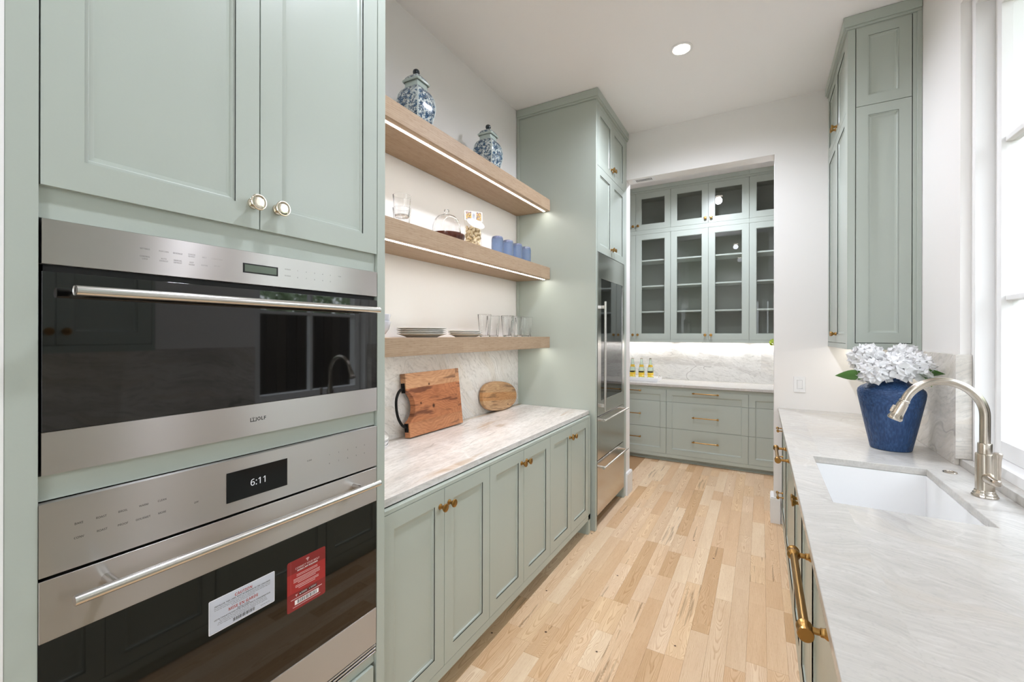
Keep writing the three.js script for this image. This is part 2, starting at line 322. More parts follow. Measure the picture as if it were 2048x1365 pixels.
// ceiling lights and vent
function downlight(x, z, label, int = K.spot) {
  const t = thing('downlight', label, 'ceiling light', [x, CEIL, z]);
  part('trim_ring', lathe([[0.052, -0.0005], [0.07, -0.0005], [0.071, -0.003], [0.066, -0.005], [0.054, -0.004], [0.052, -0.0005]], 40), trimMat, t);
  part('lens', lathe([[0, -0.003], [0.052, -0.003]], 32).rotateX(0), lampMat, t);
  const s = new THREE.SpotLight('#ecf1ff', int, 0, 1.46, 0.5, 2); s.name = 'downlight_beam'; s.position.set(x, CEIL - 0.06, z); s.target.position.set(x, 0, z); s.castShadow = true; s.shadow.radius = 2.4;
  scene.add(s, s.target);
}
downlight(-0.453, -3.0, 'round recessed downlight glowing in the kitchen ceiling');
downlight(-0.453, 0.6, 'round recessed downlight in the ceiling toward the glazed door', K.spotRear);
downlight(-0.453, -1.2, 'round recessed downlight in the ceiling above the ovens', K.spotNear);
downlight(-0.5, -4.75, 'round recessed downlight in the pantry ceiling beyond the opening', K.pspot);
{
  const t = thing('air_vent', 'small white slotted vent under the head of the pantry opening', 'vent', [-0.943, 2.9249, -4.098]);
  part('plate', extrude(rectHole(rectShape(-0.1, -0.05, 0.1, 0.05), -0.076, -0.03, 0.076, 0.03), 0.002).rotateX(Math.PI / 2), trimMat, t);
  part('duct', box(-0.076, 0.076, -0.0009, -0.0003, -0.03, 0.03), dark, t);
  for (let i = 0; i < 13; i++) part('slat', box(-0.076 + i * 0.01222, -0.076 + i * 0.01222 + 0.0052, -0.002, -0.001, -0.03, 0.03), trimMat, t);
}
// ------------------------------------------------------------------ joinery
const MOLD = [[0, 0], [0, -0.0035], [0.006, -0.0045], [0.0085, -0.0085], [0.017, -0.010]];
// a shaker front in local x,y with its face at z = 0; a frame width of 0 leaves that side open
function front(w, h, fl, fr, fb, ft, t = 0.02, glass = false) {
  const list = [], pz = -0.010;
  if (fl && fr && fb && ft) list.push(extrude(rectHole(rectShape(0, 0, w, h), fl, fb, w - fr, h - ft), t, 0).translate(0, 0, -t));
  else {
    if (fl) list.push(box(0, fl, 0, h, -t, 0)); if (fr) list.push(box(w - fr, w, 0, h, -t, 0));
    if (fb) list.push(box(fl, w - fr, 0, fb, -t, 0)); if (ft) list.push(box(fl, w - fr, h - ft, h, -t, 0));
  }
  const mold = glass ? [[0, 0], [0, -0.003], [0.004, -0.004], [0.006, -0.012]] : MOLD;
  for (let k = 0; k + 1 < mold.length; k++) {
    const [i0, z0] = mold[k], [i1, z1] = mold[k + 1];
    const L = (i) => fl ? fl + i : 0, R = (i) => w - (fr ? fr + i : 0), B = (i) => fb ? fb + i : 0, T = (i) => h - (ft ? ft + i : 0), q = [];
    if (fl) q.push([[L(i0), T(i0), z0], [L(i0), B(i0), z0], [L(i1), B(i1), z1], [L(i1), T(i1), z1]]);
    if (fr) q.push([[R(i0), B(i0), z0], [R(i0), T(i0), z0], [R(i1), T(i1), z1], [R(i1), B(i1), z1]]);
    if (fb) q.push([[L(i0), B(i0), z0], [R(i0), B(i0), z0], [R(i1), B(i1), z1], [L(i1), B(i1), z1]]);
    if (ft) q.push([[R(i0), T(i0), z0], [L(i0), T(i0), z0], [L(i1), T(i1), z1], [R(i1), T(i1), z1]]);
    list.push(quads(q));
  }
  const e = mold.at(-1)[0];
  if (!glass) list.push(box(fl ? fl : 0, w - fr, fb ? fb : 0, h - ft, -t + 0.001, pz + 0.0001));
  return boxUV(merge(list));
}
const KNOB = [[0, 0], [0.0105, 0], [0.0115, 0.0015], [0.0105, 0.004], [0.0072, 0.006], [0.0062, 0.012], [0.0075, 0.016], [0.012, 0.021], [0.0158, 0.0265], [0.0165, 0.029], [0.0158, 0.0312], [0.0138, 0.032], [0.0128, 0.0312], [0, 0.0318]];
const knobGeo = lathe(KNOB, 32).rotateX(Math.PI / 2);
const ovenKnobGeo = lathe([[0, 0], [0.0125, 0], [0.0135, 0.0015], [0.0125, 0.005], [0.0088, 0.007], [0.0085, 0.012], [0.0125, 0.017], [0.0165, 0.0215], [0.0188, 0.025], [0.0192, 0.0275], [0.018, 0.0292], [0.0165, 0.0292], [0.0158, 0.0282], [0.0155, 0.0284], [0.008, 0.0296], [0, 0.0299]], 40).rotateX(Math.PI / 2);
const knob = (p, x, y, g = knobGeo, m = brass) => { const o = part('knob', g, m, p); o.position.set(x, y, 0); return o; };
function pullGeo(len, r, proj) { // bar pull along x, centre at 0, face at z = 0
  const h = len / 2, post = h - r * 2.2, b = [];
  b.push(rod([-h + r * 2, 0, proj], [h - r * 2, 0, proj], r));
  for (const s of [-1, 1]) {
    b.push(lathe([[0, 0], [r * 1.55, 0], [r * 1.65, r * 0.5], [r * 1.3, r * 1.1], [r * 1.3, r * 1.8], [r * 1.62, r * 2.4], [r * 1.7, r * 3.4], [r * 1.25, r * 4.2], [r, r * 4.6]], 24).rotateZ(s > 0 ? Math.PI / 2 : -Math.PI / 2).translate(s * (h + r * 0.6), 0, proj));
    b.push(rod([s * post, 0, 0], [s * post, 0, proj], r * 0.72)); b.push(lathe([[0, 0], [r * 1.3, 0], [r * 1.3, r * 0.8], [r * 0.95, r * 1.4], [r * 0.95, r * 2.0], [r * 0.72, r * 2.2]], 20).rotateX(Math.PI / 2).translate(s * post, 0, 0));
  }
  return merge(b);
}
const pulls = new Map();
function pull(p, x, y, len, r = 0.0055, proj = 0.034) {
  const key = len + ':' + r + ':' + proj; if (!pulls.has(key)) pulls.set(key, pullGeo(len, r, proj));
  const o = part('handle', pulls.get(key), brass, p); o.position.set(x, y, 0); return o;
}
function door(parent, x, y, w, h, o = {}) { // closed front with its own knob or pull as sub-part
  const f = o.f ?? 0.062, d = part(o.name ?? 'door', front(w, h, o.fl ?? f, o.fr ?? f, o.fb ?? f, o.ft ?? f, 0.02, o.glass), paint, parent);
  d.position.set(x, y, o.z ?? 0);
  if (o.knob) knob(d, o.knob[0] < 0 ? w + o.knob[0] : o.knob[0], o.knob[1] < 0 ? h + o.knob[1] : o.knob[1], o.kg, o.km);
  if (o.pull) pull(d, w / 2, o.pull[1] < 0 ? h + o.pull[1] : o.pull[1], o.pull[0], o.pull[2], o.pull[3]);
  if (o.glass) { const g = part('glass', new THREE.PlaneGeometry(w - 2 * f + 0.004, h - 2 * f + 0.004), pane, d); g.position.set(w / 2, h / 2, -0.008); }
  return d;
}
const LEFT = Math.PI / 2, RIGHT = -Math.PI / 2;

// ---- tall oven cabinet: local x from z = -0.205 away from the camera, face at x = -1.08
{
  const c = thing('oven_cabinet', 'tall sage green cabinet on the left that holds the microwave and the wall oven', 'cabinet', [-1.08, 0, -0.205], LEFT);
  const W = 0.835, a = 0.041, b = 0.801;
  part('side_panel', box(0, a - 0.001, 0, CEIL - 0.001, -0.66, 0, 0.0015), paint, c);
  part('side_panel', box(b + 0.001, W, 0, CEIL - 0.001, -0.66, 0, 0.0015), paint, c);
  part('rail', box(a, b, 1.693, 1.762, -0.06, -0.012), paint, c);
  part('rail', box(a, b, 1.196, 1.240, -0.06, -0.012), paint, c);
  part('rail', [box(a, b, 0.425, 0.456, -0.06, -0.012), box(a, b, 0.0, 0.11, -0.1, -0.07)], paint, c);
  part('carcass', [box(a, b, 0.11, 1.69, -0.66, -0.62), box(a, b, 1.765, CEIL - 0.001, -0.66, -0.03)], paint, c);
  door(c, a + 0.001, 1.749, 0.377, 1.42, { f: 0.056, knob: [-0.016, 0.06], kg: ovenKnobGeo, km: knobNickel });
  door(c, a + 0.381, 1.749, 0.377, 1.42, { f: 0.056, knob: [0.043, 0.06], kg: ovenKnobGeo, km: knobNickel });
  door(c, a + 0.012, 0.12, 0.735, 0.302, { name: 'drawer', f: 0.056, z: 0.0, pull: [0.2, -0.06] });
}
// ---- printed steel fronts
const txt = (g, s, x, y, px, color = '#2c2a28', font = 'sans-serif', w = '') => { g.fillStyle = color; g.font = `${w} ${px}px ${font}`; g.textAlign = 'center'; g.textBaseline = 'middle'; g.fillText(s, x, y); };
function printed(w, h, pxm, draw) { // steel with lettering; draw in metres from the lower left corner
  const t = canvasTex(Math.round(w * pxm), Math.round(h * pxm), (g, W, H) => { g.fillStyle = '#bdb9b5'; g.fillRect(0, 0, W, H); draw((s, x, y, mm, c, wt) => txt(g, s, x * pxm, H - y * pxm, mm * pxm / 1000, c, 'sans-serif', wt), g, W, H); });
  return M({ ...steelO, color: '#ffffff', map: t });
}
function facePlate(x0, x1, y0, y1, z0, z1, print) { // a slab whose face carries the print
  const g = new THREE.BoxGeometry(x1 - x0, y1 - y0, z1 - z0); g.translate((x0 + x1) / 2, (y0 + y1) / 2, (z0 + z1) / 2);
  return [g, [steel, steel, steel, steel, print, steel]];
}
{ // ---- microwave, local x from z = -0.248
  const t = thing('microwave', 'built-in stainless steel microwave with a black glass door, above the wall oven', 'microwave', [-1.078, 1.243, -0.248], LEFT);
  const w = 0.755;
  part('body', box(0.02, w - 0.02, 0.01, 0.44, -0.5, -0.021), dark, t);
  const print = printed(w, 0.079, 2700, (s) => {
    const c = '#6b6763', d = '#8f8b87';
    for (const [a, x, y, k] of [['SETTINGS', 0.145, 0.05, c], ['CONTROL', 0.145, 0.0345, c], ['LOCK', 0.145, 0.0295, c], ['POPCORN', 0.177, 0.0495, c], ['BEVERAGE', 0.202, 0.0495, '#45423f'], ['SENSOR', 0.228, 0.0515, c], ['REHEAT', 0.228, 0.047, c], ['AUTO', 0.177, 0.0345, c], ['DEFROST', 0.177, 0.0295, c], ['MANUAL', 0.202, 0.0345, '#45423f'], ['DEFROST', 0.202, 0.0295, '#45423f'], ['KEEP', 0.228, 0.034, c], ['WARM', 0.228, 0.0292, c], ['MELT', 0.253, 0.049, d], ['SOFTEN', 0.253, 0.031, d], ['CONVECTION', 0.279, 0.049, '#aaa6a2'], ['AIR FRY', 0.279, 0.033, '#aaa6a2'],
      ['INCREASE', 0.45, 0.048, c], ['DECREASE', 0.45, 0.031, c], ['START', 0.612, 0.048, c], ['\u25a6', 0.612, 0.031, '#55524f'], ...[1, 2, 3, 4, 5].map((n, i) => [String(n), 0.478 + i * 0.0255, 0.048, '#4c4946']), ...[6, 7, 8, 9, 0].map((n, i) => [String(n), 0.478 + i * 0.0255, 0.03, '#4c4946'])]) s(a, x, y, a.length < 2 ? 5 : 3.8, k);
  });
  const [g, ms] = facePlate(0, w, 0.369, 0.447, -0.02, 0, print); part('control_panel', g, ms, t);
  const lcd = part('display', [box(0.336, 0.423, 0.395, 0.418, -0.001, 0.0006)], dark, t);
  part('lcd', box(0.34, 0.419, 0.398, 0.415, 0.0007, 0.001), M({ color: '#5f6a5c', roughness: 0.15 }), lcd);
  part('vent_gap', box(0.004, w - 0.004, 0.356, 0.368, -0.02, -0.012), dark, t);
  const d = part('door', box(0, w, 0.075, 0.356, -0.02, 0, 0.001), blackGlass, t);
  const logo = printed(w, 0.075, 2700, (s, gg, W, H) => {
    const px = 2700, x = 0.379 * px, y = H - 0.038 * px; gg.strokeStyle = '#3b3a39'; gg.fillStyle = '#3b3a39';
    gg.font = `bold ${0.0125 * px}px sans-serif`; gg.textAlign = 'left'; gg.textBaseline = 'middle'; gg.fillText('OLF', x - 0.0085 * px, y);
    const L = 0.0045 * px; gg.lineWidth = 0.0017 * px; gg.beginPath(); gg.moveTo(x - 0.024 * px, y - L); gg.lineTo(x - 0.024 * px, y + L); gg.lineTo(x - 0.0105 * px, y + L); gg.lineTo(x - 0.0105 * px, y - L); gg.moveTo(x - 0.0172 * px, y + L); gg.lineTo(x - 0.0172 * px, y - L * 0.2); gg.stroke();
    gg.lineWidth = 0.0009 * px; gg.beginPath(); gg.moveTo(x - 0.021 * px, y - L * 1.1); gg.quadraticCurveTo(x - 0.0172 * px, y - L * 0.1, x - 0.0135 * px, y - L * 1.1); gg.moveTo(x - 0.0172 * px, y - L * 1.4); gg.lineTo(x - 0.0172 * px, y - L * 0.2); gg.stroke();
  });
  const [g2, ms2] = facePlate(0, w, 0, 0.0745, -0.02, 0, logo); part('lower_strip', g2, ms2, d);
  const h = part('handle', [rod([0.03, 0.322, 0.048], [0.72, 0.322, 0.048], 0.0092, 0.0092, 28), lathe([[0, 0], [0.0085, 0], [0.0092, 0.001]], 28).rotateZ(Math.PI / 2).translate(0.0295, 0.322, 0.048)], steelBright, d);
  for (const x of [0.05, 0.70]) part('standoff', rod([x, 0.322, 0], [x, 0.322, 0.048], 0.0085), steelBright, h);
}
{ // ---- wall oven
  const t = thing('wall_oven', 'stainless steel wall oven with a lit clock below the microwave', 'oven', [-1.078, 0.46, -0.245], LEFT);
  const w = 0.758;
  part('body', box(0.02, w - 0.02, 0.0, 0.72, -0.55, -0.021), dark, t);
  const print = printed(w, 0.127, 2600, (s) => {
    const c = '#33302e';
    for (const [a, x, y] of [['BAKE', 0.051, 0.079], ['ROAST', 0.082, 0.079], ['BROIL', 0.114, 0.079], ['WARM', 0.147, 0.079], ['CLEAN', 0.178, 0.079], ['\u2742CONV', 0.050, 0.053], ['\u2742ROAST', 0.082, 0.054], ['PROOF', 0.114, 0.053], ['GOURMET', 0.146, 0.053], ['MORE', 0.178, 0.053], ['OFF', 0.241, 0.053], ['CLEAR', 0.517, 0.076]]) s(a, x, y, 5.2, c, '');
    [1, 2, 3, 4, 5, 6, 7, 8, 9, 0].forEach((n, i) => s(String(n), 0.581 + (i % 5) * 0.0318, i < 5 ? 0.0762 : 0.0512, 5.5, c));
  });
  const [g, ms] = facePlate(0, w, 0.606, 0.733, -0.02, 0, print); part('control_panel', g, ms, t);
  const clock = canvasTex(1024, 480, (gg, W, H) => { gg.fillStyle = '#0b0c0e'; gg.fillRect(0, 0, W, H); txt(gg, '6:11', W * 0.5, H * 0.53, 150, '#e8eaec'); });
  const sg = new THREE.BoxGeometry(0.149, 0.07, 0.001); sg.translate(0.303 + 0.0745, 0.6345 + 0.035, 0.0006);
  const scr = new THREE.MeshStandardMaterial({ color: '#08090b', roughness: 0.12, emissive: '#ffffff', emissiveMap: clock, emissiveIntensity: 0.75 });
  part('screen', sg, [dark, dark, dark, dark, scr, dark], t);
  const d = part('door', [box(0, w, 0.492, 0.6, -0.02, 0, 0.001), box(0, w, 0.032, 0.147, -0.02, 0, 0.001)], steel, t);
  part('glass', box(0, w, 0.1475, 0.4915, -0.02, -0.0006, 0.0008), blackGlass, d);
  const h = part('handle', [rod([0.032, 0.567, 0.048], [0.726, 0.567, 0.048], 0.0092, 0.0092, 28)], steelBright, d);
  for (const x of [0.09, 0.668]) part('standoff', rod([x, 0.567, 0], [x, 0.567, 0.048], 0.0085), steelBright, h);
  for (let i = 0; i < 3; i++) part('vent_slat', box(0, w, 0.001 + i * 0.0105, 0.0065 + i * 0.0105, -0.02, -0.002, 0.001), steel, t);
}
function sticker(name, label, x0, x1, y0, y1, r, tex) {
  const w = Math.abs(x1 - x0), h = y1 - y0, g = clean(new THREE.ExtrudeGeometry(rrShape(0, 0, w, h, r), { depth: 0.0004, bevelEnabled: false }));
  const p = g.attributes.position, uv = g.attributes.uv; for (let i = 0; i < p.count; i++) uv.setXY(i, p.getX(i) / w, p.getY(i) / h);
  const o = solo(name, label, 'sticker', g, M({ map: tex, roughness: 0.35 }), [-1.0784, y0, x0]); o.rotation.y = LEFT; return o;
}
const scribble = (g, x, y, w, h, n, seedText) => { for (let i = 0; i < n; i++) { let q = x; const yy = y + i * h; while (q < x + w) { const l = 3 + ((q * 7 + i * 13 + seedText * 5) % 9); g.fillRect(q, yy, Math.min(l, x + w - q), h * 0.5); q += l + 3; } } };
sticker('caution_sticker', 'white rectangular caution sticker with red headings on the oven door glass', -0.511, -0.664, 0.807, 0.8845, 0.003, canvasTex(1024, 512, (g, W, H) => {
  g.fillStyle = '#d3d9e6'; g.fillRect(0, 0, W, H); g.strokeStyle = '#eef1f7'; g.lineWidth = 16; g.strokeRect(4, 4, W - 8, H - 8); g.strokeStyle = '#a9b0c0'; g.lineWidth = 3; g.strokeRect(16, 16, W - 32, H - 32);
  txt(g, 'CAUTION', 512, 74, 62, '#a8352f', 'sans-serif', 'bold'); txt(g, 'INSTALLER: THIS LABEL MUST BE REMOVED BY THE CONSUMER', 512, 120, 29, '#2b2d33', 'sans-serif', 'bold');
  txt(g, 'Do not place any containers on oven floor or use aluminum foil or other material', 512, 150, 24, '#33353b'); txt(g, 'to line the oven floor or side walls. Failure to observe this notice will damage the', 512, 176, 24, '#33353b'); txt(g, 'porcelain and void your warranty.', 512, 202, 24, '#33353b');
  txt(g, 'MISE EN GARDE', 512, 254, 62, '#a8352f', 'sans-serif', 'bold'); txt(g, 'INSTALLATEUR:', 512, 296, 27, '#2b2d33', 'sans-serif', 'bold'); txt(g, 'CETTE \u00c9TIQUETTE DOIT \u00caTRE ENLEV\u00c9E PAR LE CONSOMMATEUR', 512, 324, 29, '#2b2d33', 'sans-serif', 'bold');
  txt(g, 'Ne placez pas des contenants au fond du four ou ne pas utiliser du', 512, 352, 24, '#33353b'); txt(g, "papier d'alumin ou d'autres mat\u00e9riaux pour recouvrir les fond du four.", 512, 378, 24, '#33353b'); txt(g, 'Le non-respect de cet avis endommagera la porcelaine et votre garantie.', 512, 404, 24, '#33353b');
  g.fillStyle = '#2a2c30'; let x = 350; for (let i = 0; x < 690; i++) { const b = 3 + (i * 7 % 5) * 2; g.fillRect(x, 424, b, 52); x += b + 3 + (i * 5 % 4) * 2; }
  txt(g, '824790 REV B', 860, 462, 24, '#4a4d54');
}));
sticker('setup_sticker', 'red sticker with white print and a barcode on the oven door glass', -0.698, -0.813, 0.752, 0.886, 0.006, canvasTex(640, 768, (g, W, H) => {
  g.fillStyle = '#b23233'; g.fillRect(0, 0, W, H); g.fillStyle = '#8f2b2d'; g.fillRect(0, 0, W, 200); g.fillRect(0, 500, W, 268); g.strokeStyle = '#c9797a'; g.lineWidth = 2; g.beginPath(); g.moveTo(56, 0); g.lineTo(56, 480); g.stroke();
  g.strokeStyle = '#f0dede'; g.lineWidth = 7; for (const r of [14, 27, 40]) { g.beginPath(); g.arc(330, 92, r, -2.3, -0.84); g.stroke(); } g.fillStyle = '#f0dede'; g.beginPath(); g.arc(330, 94, 6, 0, 7); g.fill();
  txt(g, 'CONNECT YOUR WOLF', 330, 138, 40, '#f3e5e5'); txt(g, 'MOBILE APP REQUIRED', 330, 178, 31, '#ffffff', 'sans-serif', 'bold');
  g.fillStyle = '#efd0d0'; scribble(g, 150, 232, 350, 22, 2, 1); scribble(g, 100, 290, 440, 22, 3, 2); scribble(g, 170, 358, 300, 22, 1, 3); scribble(g, 130, 396, 390, 22, 2, 4); scribble(g, 180, 444, 280, 22, 1, 5);
  g.fillStyle = '#2a1c1d'; g.fillRect(190, 528, 140, 44); g.fillRect(346, 528, 140, 44); g.fillStyle = '#f4eaea'; g.fillRect(130, 536, 34, 8); g.fillRect(140, 552, 14, 10); scribble(g, 224, 536, 96, 15, 2, 7); scribble(g, 382, 536, 96, 15, 2, 8); g.beginPath(); g.arc(207, 551, 10, 0, 7); g.fill(); g.beginPath(); g.moveTo(358, 540); g.lineTo(374, 550); g.lineTo(358, 560); g.fill();
  scribble(g, 60, 588, 520, 22, 1, 9); g.fillStyle = '#f3f1f1'; g.fillRect(120, 620, 400, 70); g.fillStyle = '#3a3a46'; let x = 160; for (let i = 0; x < 490; i++) { const b = 3 + (i * 7 % 5) * 2; g.fillRect(x, 628, b, 54); x += b + 3 + (i * 5 % 4) * 2; }
  g.fillStyle = '#efd0d0'; scribble(g, 90, 712, 460, 20, 1, 11);
}));
// ---- left base cabinets: three units of two doors
const BX = -1.112;
[[-1.043, 0.69, 'two-door sage base cabinet next to the oven cabinet', 0.012], [-1.7335, 0.68, 'two-door sage base cabinet in the middle of the run under the shelves', 0], [-2.4138, 0.716, 'two-door sage base cabinet next to the refrigerator surround', 0]].forEach(([z, w, label, lead], i) => {
  const c = thing('base_cabinet', label, 'cabinet', [BX, 0, z], LEFT, 'base cabinets under the floating shelves');
  const dw = i === 2 ? 0.3355 : (w - lead) / 2, W = w - 0.0004;
  part('carcass', box(0, W, 0.11, 0.86, -0.62, -0.06), paint, c);
  part('top_rail', box(0, W, 0.869, 0.882, -0.022, 0), paint, c);
  part('bottom_rail', box(0, W, 0.108, 0.146, -0.022, 0), paint, c);
  if (lead) part('stile', box(0, lead - 0.001, 0.1465, 0.8685, -0.022, 0), paint, c);
  part('toe_board', box(0, i === 2 ? 0.676 : W, 0.0005, 0.108, -0.13, -0.115), paint, c);
  if (i === 2) part('end_stile', box(0.676, W, 0.0005, 0.8685, -0.13, 0), paint, c);
  door(c, lead + 0.0015, 0.148, dw - 0.003, 0.719, { f: 0.058, knob: [-0.026, -0.066] });
  door(c, lead + dw + 0.0015, 0.148, dw - 0.003, 0.719, { f: 0.058, knob: [0.028, -0.066] });
});
solo('countertop', 'long pale countertop with tan streaks below the floating shelves', 'countertop', boxUV(new RoundedBoxGeometry(0.635, 0.03, 2.124, 1, 0.003).translate(-1.4525, 0.899, -2.1035), 0, 0.1), slabLeftTop);
solo('backsplash', 'grey-white stone backsplash slab behind the cutting boards', 'backsplash', box(X_L + 0.001, -1.75, 0.9145, 1.385, -3.1565, -1.0415), slabLeftWall);
// ---- floating shelves with LED strips
[[2.475, 2.565, 'highest of the three floating oak shelves, carrying the ginger jars', K.shelf], [1.93, 2.024, 'middle floating oak shelf, carrying the cake dome and blue glasses', K.shelf], [1.386, 1.473, 'lowest floating oak shelf, carrying plates and clear glasses', K.shelfLow]].forEach(([y0, y1, label, k]) => {
  const s = thing('floating_shelf', label, 'shelf', [0, y0, 0], 0, 'floating oak shelves');
  part('board', boxUV(new RoundedBoxGeometry(0.3055, y1 - y0, 2.121, 1, 0.0015).translate(X_L + 0.001 + 0.15275, (y1 - y0) / 2, -2.1025)).translate(0, 0, 0), veneer, s);
  part('led_strip', box(-1.514, -1.499, -0.002, 0, -3.145, -1.045), ledMat, s);
  rectLight('shelf_led', '#fcf8f4', k, 0.012, 2.09, [-1.5065, y0 - 0.004, -2.095], [-1.5065, 0, -2.095]);
});
veneerTex.repeat.set(1, 4);
// ---- refrigerator surround: local x from z = -3.168
{
  const c = thing('refrigerator_surround', 'tall sage cabinet surround with four doors over the refrigerator', 'cabinet', [-1.085, 0, -3.168], LEFT);
  const D = -0.682;
  part('side_panel', box(0, 0.034, 0, 3.275, D, 0, 0.0015), paint, c);
  part('scribe', [[0.915, 1.3855], [1.4735, 1.9295], [2.0245, 2.4745], [2.5655, 3.275]].map(([a, b]) => box(-0.012, 0, a, b, D, D + 0.022, 0.001)), paint, c);
  part('side_panel', box(0.787, 0.858, 0, 3.275, D, 0, 0.0015), paint, c);
  part('carcass', box(0.035, 0.786, 2.14, 3.275, D, -0.06), paint, c);
  part('top_rail', box(0.035, 0.786, 3.247, 3.275, -0.02, 0), paint, c);
  const P = [[0, 0], [0.004, 0], [0.004, 0.012], [0.012, 0.02], [0.02, 0.024], [0.022, 0.03], [0.022, 0.0745], [0, 0.0745]];
  part('crown', [boxUV(new RoundedBoxGeometry(0.878, 0.058, 0.702, 1, 0.003).translate(0.42, 3.319, D / 2 + 0.01)), box(-0.012, 0.858, 3.276, 3.29, D, 0.012, 0.002)], paint, c);
  for (const [x, k] of [[0.037, [-0.026, 0]], [0.412, [0.026, 0]]]) {
    door(c, x, 2.792, 0.373, 0.453, { f: 0.06, knob: [k[0], 0.07] });
    door(c, x, 2.13, 0.373, 0.659, { f: 0.06, knob: [k[0], 0.066] });
  }
}
{ // ---- refrigerator
  const t = thing('refrigerator', 'stainless steel column refrigerator with a glass door and two drawers', 'refrigerator', [-1.083, 0, -3.206], LEFT);
  const w = 0.745;
  part('body', box(0.003, w, 0.1, 2.125, -0.65, -0.03), dark, t);
  part('toe_grille', box(0.003, w, 0.0, 0.098, -0.1, -0.08), M({ color: '#4b4d4c', roughness: 0.4, metalness: 0.6 }), t);
  const d = part('door', [extrude(rectHole(rectShape(0.003, 0.862, w, 2.124), 0.085, 0.975, w - 0.06, 1.93), 0.028, 0.001).translate(0, 0, -0.028)], fridgeSteel, t);
  part('door_glass', box(0.085, w - 0.06, 0.975, 1.93, -0.025, -0.004), blackGlass, d);
  part('handle', [rod([0.05, 0.90, 0.045], [0.05, 1.745, 0.045], 0.0095), box(0.043, 0.057, 0.93, 0.955, -0.001, 0.045, 0.002), box(0.043, 0.057, 1.69, 1.715, -0.001, 0.045, 0.002)], steelBright, d);
  [[0.525, 0.857, 0.83], [0.104, 0.519, 0.468]].forEach(([a, b, h]) => {
    const q = part('drawer', box(0.003, w, a, b, -0.028, 0, 0.0012), fridgeSteel, t);
    part('handle', [rod([0.02, h, 0.045], [w - 0.03, h, 0.045], 0.0085), box(0.04, 0.06, h - 0.008, h + 0.008, -0.001, 0.045, 0.002), box(w - 0.08, w - 0.06, h - 0.008, h + 0.008, -0.001, 0.045, 0.002)], steelBright, q);
  });
}
// ---- pantry beyond the opening: base drawers, counter, glazed uppers
const PG = [-1.81, -0.966, -0.116, 0.73];
['sage three-drawer base cabinet under the bottle tray', 'sage three-drawer base cabinet in the middle of the pantry wall', 'sage three-drawer base cabinet partly hidden by the end wall'].forEach((label, i) => {
  const x0 = PG[i], w = PG[i + 1] - x0 - 0.0005, c = thing('drawer_cabinet', label, 'cabinet', [x0, 0, -5.33], 0, 'pantry drawer cabinets');
  part('carcass', box(0, w, 0.06, 0.86, -0.6, -0.06), paint, c);
  part('top_rail', box(0, w, 0.848, 0.883, -0.022, 0), paint, c);
  part('bottom_rail', box(0, w, 0.055, 0.093, -0.022, 0), paint, c);
  part('toe_board', [box(0, w, 0.0005, 0.055, -0.08, -0.06), box(0, w, 0.0005, 0.014, -0.06, -0.05)], paint, c);
  const f = 0.06;
  door(c, 0.0015, 0.707, w - 0.003, 0.139, { name: 'drawer', fl: f, fr: f, fb: 0, ft: f, pull: [0.27, -0.024, 0.0055, 0.03] });
  door(c, 0.0015, 0.398, w - 0.003, 0.306, { name: 'drawer', fl: f, fr: f, fb: 0, ft: 0, pull: [0.27, 0.150, 0.0055, 0.04] });
  door(c, 0.0015, 0.095, w - 0.003, 0.300, { name: 'drawer', fl: f, fr: f, fb: f, ft: 0, pull: [0.27, 0.175, 0.0055, 0.04] });
});
solo('countertop', 'white stone countertop of the pantry, under the glass-fronted cabinets', 'countertop', boxUV(new RoundedBoxGeometry(2.6, 0.03, 0.65, 1, 0.003).translate(-0.54, 0.899, -5.625), 0, 0, true), slabRightTop);
solo('backsplash', 'veined stone backsplash behind the bottles on the pantry counter', 'backsplash', box(-1.84, 0.76, 0.9145, 1.405, Z_BACK + 0.001, Z_BACK + 0.02), slabBack);
